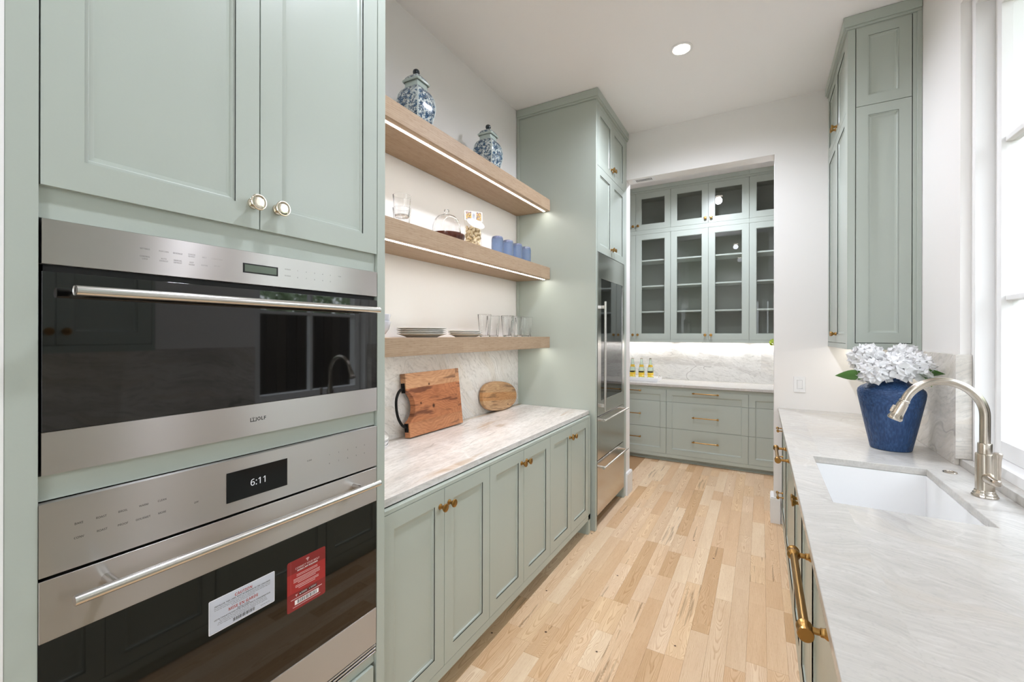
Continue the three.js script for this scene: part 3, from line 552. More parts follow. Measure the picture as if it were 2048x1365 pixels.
['glass-fronted upper cabinet above the bottle tray', 'glass-fronted upper cabinet in the middle of the pantry wall', 'glass-fronted upper cabinet partly hidden by the end wall'].forEach((label, i) => {
  const x0 = -1.808 + i * 0.845, w = 0.8445, c = thing('glass_cabinet', label, 'cabinet', [x0, 0, -5.58], 0, 'glass-fronted pantry cabinets'), D = -0.345;
  part('side_panel', box(0, 0.018, 1.42, 3.27, D, -0.022), paintIn, c); part('side_panel', box(w - 0.018, w, 1.42, 3.27, D, -0.022), paintIn, c);
  part('back_panel', box(0.018, w - 0.018, 1.42, 3.27, D, D + 0.01), paintIn, c);
  part('deck', [box(0.018, w - 0.018, 1.42, 1.44, D + 0.01, -0.022), box(0.018, w - 0.018, 2.77, 2.79, D + 0.01, -0.022), box(0.018, w - 0.018, 3.25, 3.27, D + 0.01, -0.022)], paintIn, c);
  for (const y of [1.778, 2.1, 2.425]) part('shelf', box(0.019, w - 0.019, y - 0.009, y + 0.009, D + 0.012, -0.03, 0.001), M({ color: '#d5dad2', roughness: 0.4 }), c);
  part('bottom_rail', box(0, w, 1.40, 1.432, -0.05, 0), paint, c);
  part('middle_rail', box(0, w, 2.756, 2.808, -0.022, 0), paint, c);
  part('crown', [box(0, w, 3.276, 3.349, -0.03, 0), box(0, w, 3.3, 3.349, 0, 0.018, 0.003)], paint, c);
  for (const [x, k] of [[0.0015, -0.03], [0.4235, 0.03]]) {
    door(c, x, 1.434, 0.4195, 1.32, { f: 0.067, glass: true, knob: [k, 0.055] });
    door(c, x, 2.81, 0.4195, 0.464, { f: 0.067, glass: true, knob: [k, 0.055] });
  }
  part('light_strip', box(0.05, w - 0.05, 1.396, 1.4, -0.3, -0.288), ledMat, c);
  rectLight('pantry_counter_light', '#fbfbff', K.back, w - 0.1, 0.014, [x0 + w / 2, 1.394, -5.58 - 0.294], [x0 + w / 2, 0, -5.874]);
});
// ---- right base run: local x from the far end towards the camera; face at x = 0.142
const RX = 0.142;
function rightBase(name, label, z0, z1, fill) {
  const c = thing(name, label, 'cabinet', [RX, 0, z0 + 0.0003], RIGHT), w = z1 - z0 - 0.0006;
  part('carcass', box(0, w, 0.06, name === 'sink_cabinet' ? 0.6 : 0.86, -0.6, -0.06), paint, c);
  part('top_rail', box(0, w, 0.869, 0.882, -0.022, 0), paint, c);
  part('bottom_rail', box(0, w, 0.06, 0.10, -0.022, 0), paint, c);
  part('toe_board', box(0, w, 0.0005, 0.0595, -0.035, -0.02), paint, c);
  fill(c, w); return c;
}
rightBase('drawer_cabinet', 'sage three-drawer cabinet at the far end of the sink counter', -4.008, -3.452, (c, w) => {
  part('stile', box(0, 0.02, 0.1005, 0.8685, -0.022, 0), paint, c);
  const f = 0.055, W = w - 0.024;
  door(c, 0.022, 0.705, W, 0.162, { name: 'drawer', fl: f, fr: f, fb: 0, ft: f, pull: [0.13, 0.095, 0.0055, 0.036] });
  door(c, 0.022, 0.412, W, 0.290, { name: 'drawer', fl: f, fr: f, fb: 0, ft: 0, pull: [0.13, 0.18, 0.0055, 0.036] });
  door(c, 0.022, 0.102, W, 0.307, { name: 'drawer', fl: f, fr: f, fb: f, ft: 0, pull: [0.13, 0.22, 0.0055, 0.036] });
});
rightBase('pull_out_cabinet', 'sage pull-out cabinet with one long brass handle, beyond the sink', -3.451, -2.581, (c, w) => door(c, 0.0015, 0.102, w - 0.003, 0.765, { f: 0.058, pull: [0.33, -0.08, 0.0095, 0.06] }));
rightBase('sink_cabinet', 'sage two-door cabinet under the sink with paired brass knobs', -2.58, -1.741, (c, w) => {
  const dw = w / 2; door(c, 0.0015, 0.102, dw - 0.0025, 0.765, { f: 0.058, knob: [-0.028, -0.067] }); door(c, dw + 0.001, 0.102, dw - 0.0025, 0.765, { f: 0.058, knob: [0.028, -0.067] });
});
rightBase('dishwasher_panel', 'sage appliance front with a long brass handle, nearest on the right', -1.74, -1.121, (c, w) => door(c, 0.0015, 0.102, w - 0.003, 0.765, { f: 0.058, pull: [0.445, -0.067, 0.0105, 0.052] }));
rightBase('base_cabinet', 'sage two-door cabinet under the near end of the sink counter', -1.12, -0.3, (c, w) => {
  const dw = w / 2; door(c, 0.0015, 0.102, dw - 0.0025, 0.765, { f: 0.058, knob: [-0.028, -0.067] }); door(c, dw + 0.001, 0.102, dw - 0.0025, 0.765, { f: 0.058, knob: [0.028, -0.067] });
});
{ // countertop with the sink cut-out; shape in (x, -z)
  const s = rectShape(0.117, -0.9, X_R - 0.001, 4.0285); rectHole(s, 0.217, 1.853, 0.619, 2.514);
  const g = new THREE.ExtrudeGeometry(s, { depth: 0.025, bevelEnabled: true, bevelSize: 0.0025, bevelThickness: 0.0025, bevelOffset: -0.0025, bevelSegments: 2 });
  g.rotateX(-Math.PI / 2); g.translate(0, 0.8865, 0);
  solo('countertop', 'pale grey stone countertop on the right with the sink cut-out', 'countertop', boxUV(g, 0, 0.4), slabRightTop);
  const k = thing('sink', 'white undermount sink below the arched faucet', 'sink', [0.418, 0, -2.1835]);
  const wl = [], o = [0.207, 0.336], i = [0.199, 0.328], y0 = 0.65, y1 = 0.8835;
  const basin = extrude(rectHole(rrShape(-o[0], -o[1], o[0], o[1], 0.03), -i[0], -i[1], i[0], i[1]), y1 - y0, 0).rotateX(-Math.PI / 2).translate(0, y0, 0);
  part('basin', [basin, box(-o[0], o[0], y0 - 0.012, y0, -o[1], o[1], 0.003)], M({ color: '#efeeec', roughness: 0.25 }), k);
  part('drain', lathe([[0, 0.002], [0.03, 0.001], [0.042, 0.003], [0.045, 0.0005], [0.045, 0]], 32).translate(0, y0, 0), nickel, k);
}
{ // splash on the right wall; returns round the window jamb
  solo('backsplash', 'veined stone splash slab behind the blue vase, beside the window', 'backsplash', [box(X_R - 0.019, X_R - 0.001, 0.9145, 1.405, -4.028, WZ0, 0.001), box(X_R - 0.019, 0.799, 0.946, 1.405, WZ0 + 0.0005, WZ0 + 0.0185, 0.001)], slabRightWall);
  solo('backsplash', 'stone splash slab on the near side of the window', 'backsplash', box(X_R - 0.019, X_R - 0.001, 0.9145, 1.405, WZ1 + 0.002, 0.9, 0.001), slabRightWall);
}
function wallCabinet(z0, z1, label, k) { // local x from z0 towards the camera, face at x = 0.437
  const c = thing('wall_cabinet', label, 'cabinet', [0.437, 0, z0], RIGHT), w = z1 - z0, D = -0.3265;
  const S = rectHole(rectShape(0, 1.407, -D, 3.275), 0.0365, 1.443, 0.2895, 3.277 - 0.004);
  part('side_panel', [box(w - 0.03, w - 0.0215, 1.407, 3.275, D, 0), extrude(S, 0.021).rotateY(Math.PI / 2).translate(w - 0.021, 0, 0)], paint, c);
  part('reveal', box(w - 0.0214, w - 0.0205, 1.443, 3.272, -0.289, -0.037), dark, c);
  for (const [y, h] of [[1.4465, 1.368], [2.8175, 0.455]]) { const d = part('side_door', front(0.245, h, 0.055, 0.055, 0.055, 0.055, 0.019), paint, c); d.rotation.y = Math.PI / 2; d.position.set(w - 0.0005, y, -0.0405); }
  part('scribe', box(w, w + 0.008, 1.407, 3.275, D, D + 0.02, 0.001), paint, c);
  part('carcass', box(0, w - 0.03, 1.43, 3.275, D, -0.06), paint, c);
  part('bottom_rail', box(0, w - 0.03, 1.407, 1.439, -0.02, 0), paint, c);
  part('stile', [box(0, 0.014, 1.439, 3.275, -0.02, 0), box(w - 0.052, w - 0.03, 1.439, 3.275, -0.02, 0)], paint, c);
  part('crown', [boxUV(new RoundedBoxGeometry(w + 0.016, 0.058, -D + 0.02, 1, 0.003).translate(w / 2 + 0.008, 3.3195, D / 2 + 0.01)), box(0, w + 0.008, 3.276, 3.2905, D, 0.01, 0.002)], paint, c);
  const dw = (w - 0.066) / 2;
  for (const [x, k] of [[0.0155, -0.026], [0.0155 + dw, 0.026]]) { door(c, x, 1.442, dw - 0.002, 1.372, { f: 0.055, knob: [k, 0.057] }); door(c, x, 2.8165, dw - 0.002, 0.455, { f: 0.055, knob: [k, 0.07] }); }
  part('light_strip', box(0.04, w - 0.06, 1.4255, 1.4295, -0.15, -0.138), ledMat, c);
  rectLight('counter_light', '#fffaf2', k, 0.014, w - 0.1, [0.581, 1.423, (z0 + z1) / 2], [0.581, 0, (z0 + z1) / 2]);
}
wallCabinet(-4.0285, -3.19, 'tall sage wall cabinet on the right above the blue vase', K.under);
wallCabinet(-0.988, -0.253, 'sage wall cabinet on the right wall, on the near side of the window', K.near);
// ------------------------------------------------------------------ things on the shelves
const S1 = 2.5651, S2 = 2.0241, S3 = 1.4731, CT = 0.9142;
{ // square ginger jars
  const jarTex = canvasTex(2048, 1024, (g, W, H) => {
    g.fillStyle = '#cfd8d6'; g.fillRect(0, 0, W, H); let s = 5; const r = () => { s = (s * 1664525 + 1013904223) >>> 0; return s / 4294967296; };
    const ink = () => ['#24435f', '#2c5273', '#1d364d', '#3a6182'][Math.floor(r() * 4)];
    for (let f = 0; f < 4; f++) {
      const x0 = f * 512 + 26, x1 = f * 512 + 486;
      g.save(); g.beginPath(); g.rect(x0, 30, x1 - x0, H - 60); g.clip();
      for (let k = 0; k < 5; k++) { const x = x0 + 60 + r() * 340, y = 100 + k * 190 + r() * 40, R = 42 + r() * 16; g.fillStyle = ink(); for (let p = 0; p < 8; p++) { g.beginPath(); g.ellipse(x + Math.cos(p * 0.785) * R * 0.6, y + Math.sin(p * 0.785) * R * 0.6, R * 0.46, R * 0.3, p * 0.785, 0, 7); g.fill(); } g.fillStyle = '#b9c9cd'; g.beginPath(); g.arc(x, y, R * 0.22, 0, 7); g.fill(); }
      for (let k = 0; k < 330; k++) { // scrolling tendrils
        const x = x0 + r() * (x1 - x0), y = 30 + r() * (H - 60), R = 12 + r() * 20, a0 = r() * 6.28, dir = r() < 0.5 ? 1 : -1;
        g.strokeStyle = ink(); g.lineWidth = 5 + r() * 5; g.lineCap = 'round'; g.beginPath();
        for (let i = 0; i <= 24; i++) { const t = i / 24, q = R * (1 - 0.8 * t), a = a0 + dir * t * 7.5; const px = x + Math.cos(a) * q, py = y + Math.sin(a) * q; i ? g.lineTo(px, py) : g.moveTo(px, py); } g.stroke();
        g.fillStyle = ink(); g.beginPath(); g.ellipse(x + Math.cos(a0) * R * 1.3, y + Math.sin(a0) * R * 1.3, 15, 7, a0, 0, 7); g.fill();
      }
      g.restore();
    }
  });
  const jm = M({ map: jarTex, roughness: 0.16, clearcoat: 0.6, clearcoatRoughness: 0.08 }), glaze = M({ color: '#b9c6bf', roughness: 0.2, clearcoat: 0.5 }), inkM = M({ color: '#1c2a33', roughness: 0.2, clearcoat: 0.6 });
  // loft of rounded squares; profile of [half width, y]
  const loft = (prof, n = 6, k = 0.1, v0 = 0, v1 = 1) => {
    const P = [], U = [], I = [], m = 4 * (n + 1); const ys = prof.map((q) => q[1]), y0 = ys[0], y1 = ys.at(-1);
    for (const [b, y] of prof) for (let f = 0; f < 4; f++) for (let i = 0; i <= n; i++) {
      const t = i / n * 2 - 1, c = Math.pow(Math.abs(t), 6) * k, a = f * Math.PI / 2, px = b * (1 - c), pz = b * t * (1 - c * 0.55);
      P.push(px * Math.cos(a) + pz * Math.sin(a) * 1, y, -px * Math.sin(a) + pz * Math.cos(a)); U.push((f + i / n) / 4, v0 + (v1 - v0) * (y - y0) / ((y1 - y0) || 1));
    }
    for (let j = 0; j + 1 < prof.length; j++) for (let i = 0; i < m; i++) { const a = j * m + i, b = j * m + (i + 1) % m, c = a + m, d = b + m; I.push(a, c, b, b, c, d); }
    let g = new THREE.BufferGeometry(); g.setAttribute('position', new THREE.Float32BufferAttribute(P, 3)); g.setAttribute('uv', new THREE.Float32BufferAttribute(U, 2)); g.setIndex(I);
    // face outwards
    g.computeVertexNormals(); const nn = g.attributes.normal, pp = g.attributes.position; let dot = 0; for (let i = 0; i < pp.count; i++) dot += nn.getX(i) * pp.getX(i) + nn.getZ(i) * pp.getZ(i);
    if (dot < 0) { const ix = g.index.array; for (let i = 0; i < ix.length; i += 3) { const t = ix[i]; ix[i] = ix[i + 1]; ix[i + 1] = t; } g.computeVertexNormals(); }
    return toCreasedNormals(g, 0.6);
  };
  const body = [[0, 0], [0.05, 0], [0.052, 0.006], [0.06, 0.04], [0.072, 0.085], [0.079, 0.13], [0.0785, 0.16], [0.073, 0.19], [0.062, 0.213], [0.05, 0.226], [0.046, 0.23]];
  const t = thing('ginger_jar', 'blue and white square lidded jar on the top shelf, nearer the ovens', 'jar', [-1.6, S1, -1.76], 0.03, 'ginger jars on the top shelf');
  part('body', loft(body.slice(1), 8, 0.09), jm, t); part('neck', loft([[0.0455, 0.229], [0.044, 0.24], [0.044, 0.258]], 8, 0.08), glaze, t);
  const lid = part('lid', loft([[0.05, 0.256], [0.054, 0.258], [0.0555, 0.265], [0.052, 0.271], [0.046, 0.273], [0.044, 0.281], [0.036, 0.292], [0.022, 0.299], [0.012, 0.302], [0.0, 0.303]], 8, 0.08), glaze, t);
  part('lid_pattern', loft([[0.0468, 0.2745], [0.0448, 0.282], [0.0366, 0.2931], [0.0225, 0.3001]], 8, 0.08, 0.2, 0.35), jm, lid);
  part('finial', lathe([[0, 0.3], [0.01, 0.301], [0.009, 0.307], [0.012, 0.31], [0.0175, 0.317], [0.0185, 0.325], [0.016, 0.333], [0.009, 0.339], [0, 0.341]], 24), inkM, lid);
  const u = t.clone(); u.name = numbered('ginger_jar'); scene.add(u); u.position.set(-1.6, S1, -2.465); u.userData = { ...t.userData, label: 'blue and white square lidded jar on the top shelf, nearer the refrigerator' };
}
const glassGeo = (rb, rt, h, t = 0.0022, base = 0.008, seg = 40) => lathe([[0, 0.0005], [rb * 0.92, 0], [rb, 0.0025], [rt, h - 0.001], [rt - t * 0.5, h], [rt - t, h - 0.001], [rb - t, base + 0.002], [rb - t * 2.5, base], [0, base]], seg);
{ // stacked clear tumblers on the middle shelf
  const g = glassGeo(0.037, 0.047, 0.112);
  solo('glass_tumbler', 'clear tumbler standing on the middle shelf under another one', 'glass', g, clearGlass, [-1.6, S2, -1.655], 'stacked clear tumblers');
  solo('glass_tumbler', 'clear tumbler nested in another one on the middle shelf, upper of the two', 'glass', g, clearGlass, [-1.6, S2 + 0.066, -1.655], 'stacked clear tumblers');
}
{ // cake dome
  const wood = M({ color: '#5a2a18', roughness: 0.22, clearcoat: 0.6, map: oakTexs[3] });
  const b = solo('cake_board', 'round dark red-brown wooden board under the glass cake dome', 'board', lathe([[0, 0], [0.07, 0], [0.098, 0.012], [0.105, 0.03], [0.107, 0.045], [0.104, 0.05], [0.092, 0.049], [0.088, 0.046], [0, 0.046]], 56), wood, [-1.6, S2, -2.02]);
  const d = thing('glass_dome', 'clear glass cake dome with a round knob on the middle shelf', 'cake dome', [-1.6, S2 + 0.0465, -2.02]);
  part('dome', lathe([[0.084, 0], [0.0845, 0.002], [0.083, 0.03], [0.08, 0.06], [0.07, 0.088], [0.052, 0.108], [0.028, 0.119], [0, 0.122], [0, 0.1195], [0.027, 0.1165], [0.0505, 0.106], [0.068, 0.0866], [0.0775, 0.0596], [0.0805, 0.03], [0.0815, 0.0]], 56), clearGlass, d);
  part('knob', lathe([[0, 0.1222], [0.009, 0.1222], [0.007, 0.128], [0.011, 0.133], [0.0145, 0.14], [0.0135, 0.148], [0.008, 0.153], [0, 0.154]], 28), clearGlass, d);
}
{ // bag of pasta
  const Y = S2, t = thing('pasta_bag', 'clear bag of pasta with a white oval label on the middle shelf', 'bag', [-1.625, Y, -2.325], 0.95);
  // local: front face +z, width along x
  const W = 0.066, H = 0.266, film = (d) => { const P = [], I = [], nx = 10, ny = 14; for (let j = 0; j <= ny; j++) for (let i = 0; i <= nx; i++) { const u = i / nx * 2 - 1, v = j / ny, th = d * 0.036 * Math.sqrt(Math.max(0, 1 - u * u * 0.96)) * Math.pow(1 - v, 0.45) + (v < 0.05 ? 0 : d * 0.0006) + 0.0022 * Math.sin(v * 23 + u * 5) * (1 - v) * d; P.push(W * u * (1 - 0.1 * Math.sin(v * 3.1)), 0.001 + H * v, th); } for (let j = 0; j < ny; j++) for (let i = 0; i < nx; i++) { const a = j * (nx + 1) + i, b = a + 1, c = a + nx + 1, e = c + 1; d > 0 ? I.push(a, b, e, a, e, c) : I.push(a, e, b, a, c, e); } const g = new THREE.BufferGeometry(); g.setAttribute('position', new THREE.Float32BufferAttribute(P, 3)); g.setIndex(I); g.computeVertexNormals(); return g; };
  part('film', [film(1), film(-1)], M({ color: '#fdfcfa', transmission: 1, thickness: 0, roughness: 0.05, ior: 1.4 }), t);
  const hd = canvasTex(512, 256, (g, w, h) => {
    g.fillStyle = '#eeece8'; g.fillRect(0, 0, w, h); let s = 3; const r = () => { s = (s * 1664525 + 1013904223) >>> 0; return s / 4294967296; };
    for (const x0 of [40, 330]) { g.fillStyle = '#d8b765'; g.fillRect(x0, 20, 150, 220); for (let k = 0; k < 170; k++) { g.fillStyle = ['#5a4a7c', '#7d6c9c', '#c99a3a', '#e6d38a', '#473c5e', '#b7a9c9'][Math.floor(r() * 6)]; g.beginPath(); g.arc(x0 + r() * 150, 20 + r() * 220, 4 + r() * 8, 0, 7); g.fill(); } }
    g.fillStyle = '#c9ccd6'; g.beginPath(); g.ellipse(258, 130, 46, 84, 0, 0, 7); g.fill(); g.fillStyle = '#7b8092'; for (let k = 0; k < 14; k++) g.fillRect(228 + r() * 60, 60 + r() * 130, 4 + r() * 6, 10 + r() * 16);
  });
  const hg = new THREE.PlaneGeometry(0.122, 0.062, 8, 4); { const p = hg.attributes.position; for (let i = 0; i < p.count; i++) p.setZ(i, 0.004 + 0.003 * (1 - (p.getX(i) / 0.061) ** 2) + 0.006 * (0.031 - p.getY(i)) / 0.062); hg.translate(0, 0.232, 0.003); hg.computeVertexNormals(); }
  part('printed_band', hg, M({ map: hd, roughness: 0.5, side: THREE.DoubleSide }), t);
  const ov = new THREE.Shape(); ov.absellipse(0, 0, 0.061, 0.026, 0, Math.PI * 2, false, 0);
  const lg = extrude(ov, 0.0012, 0, 1, 32).rotateZ(-0.32).rotateX(-0.12).translate(0.008, 0.18, 0.031);
  part('oval_label', lg, M({ color: '#fbfaf8', roughness: 0.5 }), t);
  part('tie', tube([[0.034, 0.16, 0.034], [0.049, 0.146, 0.037], [0.034, 0.141, 0.037], [0.026, 0.15, 0.035]], 0.0012, 24, 6), M({ color: '#e9e4da', roughness: 0.6 }), t);
  // the pasta: wide curled shells, nobody can count them
  const pg = new THREE.CylinderGeometry(0.0135, 0.0165, 0.03, 9, 3, true, 0, 4.3); { const p = pg.attributes.position; for (let i = 0; i < p.count; i++) { const y = p.getY(i) / 0.015, k = 1 - 0.35 * y * y; p.setX(i, p.getX(i) * k); p.setZ(i, p.getZ(i) * k * 0.75); } pg.computeVertexNormals(); }
  const im = new THREE.InstancedMesh(pg, M({ color: '#f3e2bf', roughness: 0.55, side: THREE.DoubleSide, transmission: 0.15, thickness: 0 }), 120), m4 = new THREE.Matrix4(), q = new THREE.Quaternion(), e = new THREE.Euler(), v3 = new THREE.Vector3();
  for (let k = 0; k < 120; k++) { const y = 0.014 + 0.145 * (k / 120), a = 1 - (y / 0.3), x = rr(-0.042, 0.042), z = rr(-0.016, 0.016) * a * Math.sqrt(1 - (x / 0.055) ** 2) * 1.2; e.set(rnd() * 6, rnd() * 6, rnd() * 6); const s = rr(0.75, 1.05); v3.set(x, y, z); m4.compose(v3, q.setFromEuler(e), new THREE.Vector3(s, s, s)); im.setMatrixAt(k, m4); }
  im.name = numbered('pasta'); im.position.copy(t.position); im.rotation.y = t.rotation.y; im.castShadow = im.receiveShadow = true; im.userData = { label: 'pale curled pasta pieces filling the clear bag', category: 'pasta', kind: 'stuff' }; scene.add(im);
}
{ // blue beaded tumblers, standing upside down
  const m = M({ color: '#d6e2f4', transmission: 0.82, thickness: 0.004, roughness: 0.16, ior: 1.5, attenuationColor: new THREE.Color('#5f8fd0'), attenuationDistance: 0.026 });
  const prof = [[0.0385, 0], [0.040, 0.0015]]; for (let k = 0; k <= 60; k++) prof.push([0.0402, 0.006 + k * 0.0021]);
  prof.push([0.0388, 0.141], [0.034, 0.148], [0.026, 0.151], [0, 0.151], [0, 0.135], [0.03, 0.134], [0.0355, 0.128], [0.0362, 0.01], [0.0365, 0]);
  const g = new THREE.LatheGeometry(V2(prof), 144); { const p = g.attributes.position; for (let i = 0; i < p.count; i++) { const x = p.getX(i), y = p.getY(i), z = p.getZ(i), r = Math.hypot(x, z); if (r > 0.0398 && y > 0.003 && y < 0.14) { const row = Math.round((y - 0.012) / 0.0095), a = Math.atan2(z, x) / (2 * Math.PI) * 36 + (row % 2) * 0.5, fa = (a - Math.round(a)) * 0.007, fy = y - 0.012 - row * 0.0095, d = Math.hypot(fa, fy), k = 1 + 0.0016 / r * Math.sqrt(Math.max(0, 1 - (d / 0.0034) ** 2)); p.setX(i, x * k); p.setZ(i, z * k); } } g.computeVertexNormals(); }
  const lab = ['blue beaded glass tumbler next to the pasta bag, first of the row', 'second blue beaded glass tumbler from the pasta bag', 'third blue beaded glass tumbler from the pasta bag', 'blue beaded glass tumbler nearest the refrigerator surround'];
  [-2.585, -2.73, -2.865, -3.005].forEach((z, i) => solo('blue_tumbler', lab[i], 'glass', g, m, [-1.6, S2, z], 'blue tumblers on the middle shelf'));
}
{ // bowls, plates and glasses on the lowest shelf
  const bowl = lathe([[0, 0], [0.03, 0], [0.031, 0.006], [0.05, 0.018], [0.067, 0.042], [0.074, 0.072], [0.075, 0.078], [0.0735, 0.079], [0.072, 0.076], [0.064, 0.044], [0.047, 0.021], [0.02, 0.01], [0, 0.009]], 48);
  const bm = M({ color: '#e4e6ee', roughness: 0.18, clearcoat: 0.4 });
  solo('bowl', 'pale glossy bowl on the lowest shelf beside the oven cabinet, lower of two', 'bowl', bowl, bm, [-1.6, S3, -1.475], 'bowls on the lowest shelf');
  solo('bowl', 'pale glossy bowl on the lowest shelf beside the oven cabinet, upper of two', 'bowl', bowl, bm, [-1.6, S3 + 0.034, -1.475], 'bowls on the lowest shelf');
  const plate = (R) => lathe([[0, 0], [R * 0.62, 0], [R * 0.64, 0.003], [R * 0.8, 0.0105], [R, 0.019], [R * 1.003, 0.0205], [R * 0.995, 0.0215], [R * 0.8, 0.0145], [R * 0.62, 0.006], [0, 0.005]], 64);
  const pm = M({ color: '#ebeae3', roughness: 0.22 });
  const nth = ['lowest', 'second lowest', 'second highest', 'topmost'], gd = plate(0.133), gs = plate(0.107);
  for (let i = 0; i < 4; i++) solo('dinner_plate', `large pale dinner plate on the lowest shelf, ${nth[i]} of its stack`, 'plate', gd, pm, [-1.605 + rr(-0.002, 0.002), S3 + i * 0.0102, -1.815 + rr(-0.003, 0.003)], 'stacked dinner plates');
  const nt = ['lowest', 'middle one', 'topmost'];
  for (let i = 0; i < 3; i++) solo('side_plate', `small pale side plate on the lowest shelf, ${nt[i]} of its stack`, 'plate', gs, pm, [-1.6 + rr(-0.002, 0.002), S3 + i * 0.0098, -2.208 + rr(-0.003, 0.003)], 'stacked side plates');
  const gg = glassGeo(0.034, 0.046, 0.15, 0.002, 0.009);
  [['tall clear glass standing behind the small plates', -1.6, -2.425], ['tall clear glass at the shelf back, second from the small plates', -1.675, -2.655], ['tall clear glass at the shelf front, second from the small plates', -1.56, -2.66], ['tall clear glass at the shelf back, third from the small plates', -1.67, -2.845], ['tall clear glass at the shelf front, third from the small plates', -1.555, -2.8], ['tall clear glass nearest the refrigerator surround, at the shelf front', -1.565, -2.96], ['tall clear glass nearest the refrigerator surround, at the shelf back', -1.665, -3.04]].forEach(([l, x, z]) => solo('drinking_glass', l, 'glass', gg, clearGlass, [x, S3, z], 'clear glasses on the lowest shelf'));
  const sb = lathe([[0, 0], [0.03, 0], [0.031, 0.005], [0.052, 0.014], [0.068, 0.034], [0.0745, 0.05], [0.0735, 0.0515], [0.072, 0.049], [0.065, 0.036], [0.05, 0.018], [0, 0.009]], 48);
  ['lowest', 'middle one', 'topmost'].forEach((n, i) => solo('white_bowl', `small white bowl on the left countertop by the ovens, ${n} of its stack`, 'bowl', sb, white, [-1.6, CT + i * 0.0165, -1.462], 'white bowls on the countertop'));
}
// ------------------------------------------------------------------ cutting boards
function boardTex(k, cols, knots, strips) {
  return dataTex(768, 512, (u, v) => {
    const s = strips.findIndex((b) => v < b), w = fbm(u * 2.2 + s * 5, v * 3 + s * 9, 3, k + s) - 0.5, w2 = fbm(u * 6, v * 9, 3, k + 20 + s) - 0.5;
    const f = v * 13 + w * 7.5 + w2 * 1.4 + 5 * (u - 0.42) * (u - 0.42) * (s % 2 ? 3 : -3), fr = f - Math.floor(f);
    const line = sstep(0.2, 0.75, fr) * (1 - sstep(0.82, 1, fr)), fib = fbm(u * 16, v * 190, 3, k + 5);
    let c = mixc(cols[s][0], cols[s][1], clamp(0.34 * line + 1.1 * (fib - 0.4) + 1.1 * w + 0.1));
    c = mixc(c, cols[s][2], sstep(0.58, 0.75, fbm(u * 3.2, v * 15, 4, k + 60 + s)) * 0.75);
    for (const [x, y, r] of knots) { const d = Math.hypot((u - x) * 1.5, v - y) / r; if (d < 1) c = mixc([66, 36, 20], c, sstep(0.15, 1, d + w2 * 0.5)); }
    return c;
  });
}
{
  const tex = boardTex(3, [[[196, 138, 98], [160, 106, 72], [108, 70, 48]], [[194, 130, 90], [156, 96, 64], [104, 62, 44]], [[206, 162, 124], [172, 124, 90], [118, 84, 64]]], [[0.47, 0.79, 0.035], [0.52, 0.42, 0.05], [0.3, 0.5, 0.03]], [0.22, 0.76, 1.01]);
  const t = thing('cutting_board', 'large rectangular wooden cutting board with a black iron handle on its left end', 'cutting board', [-1.7215, CT, -1.79], LEFT);
  const L = 0.487, H = 0.352, th = 0.038, s = new THREE.Shape();
  s.moveTo(0, 0); s.lineTo(L, 0); s.lineTo(L, H); s.lineTo(0, H); s.lineTo(0, 0.255); s.bezierCurveTo(0.075, 0.232, 0.085, 0.115, 0.0, 0.078); s.closePath();
  const g = clean(extrude(s, th, 0.002, 2, 20)); const p = g.attributes.position, uv = g.attributes.uv; for (let i = 0; i < p.count; i++) uv.setXY(i, p.getX(i) / L + p.getZ(i) * 2, p.getY(i) / H);
  const iron = M({ color: '#1b1a1a', roughness: 0.45, metalness: 0.7 });
  const tilt = new THREE.Matrix4().makeRotationX(-0.115);
  // set the lower back edge on the counter
  const put = (q) => q.applyMatrix4(tilt).translate(0, 0.0035, 0.018);
  part('board', put(g), M({ map: tex, roughness: 0.42, specularIntensity: 0.6 }), t);
  const hp = [[-0.004, 0.268, th / 2], [-0.03, 0.262, th / 2], [-0.058, 0.225, th / 2], [-0.066, 0.17, th / 2], [-0.056, 0.112, th / 2], [-0.028, 0.07, th / 2], [-0.004, 0.058, th / 2]];
  part('handle', put(merge([tube(hp, 0.0075, 40, 12), box(-0.006, -0.001, 0.245, 0.3, 0.006, th - 0.006, 0.002), box(-0.006, -0.001, 0.03, 0.078, 0.006, th - 0.006, 0.002), lathe([[0, 0], [0.005, 0], [0.004, 0.003], [0, 0.004]], 12).rotateZ(Math.PI / 2).translate(-0.006, 0.288, th / 2), lathe([[0, 0], [0.005, 0], [0.004, 0.003], [0, 0.004]], 12).rotateZ(Math.PI / 2).translate(-0.006, 0.042, th / 2)])), iron, t);
}
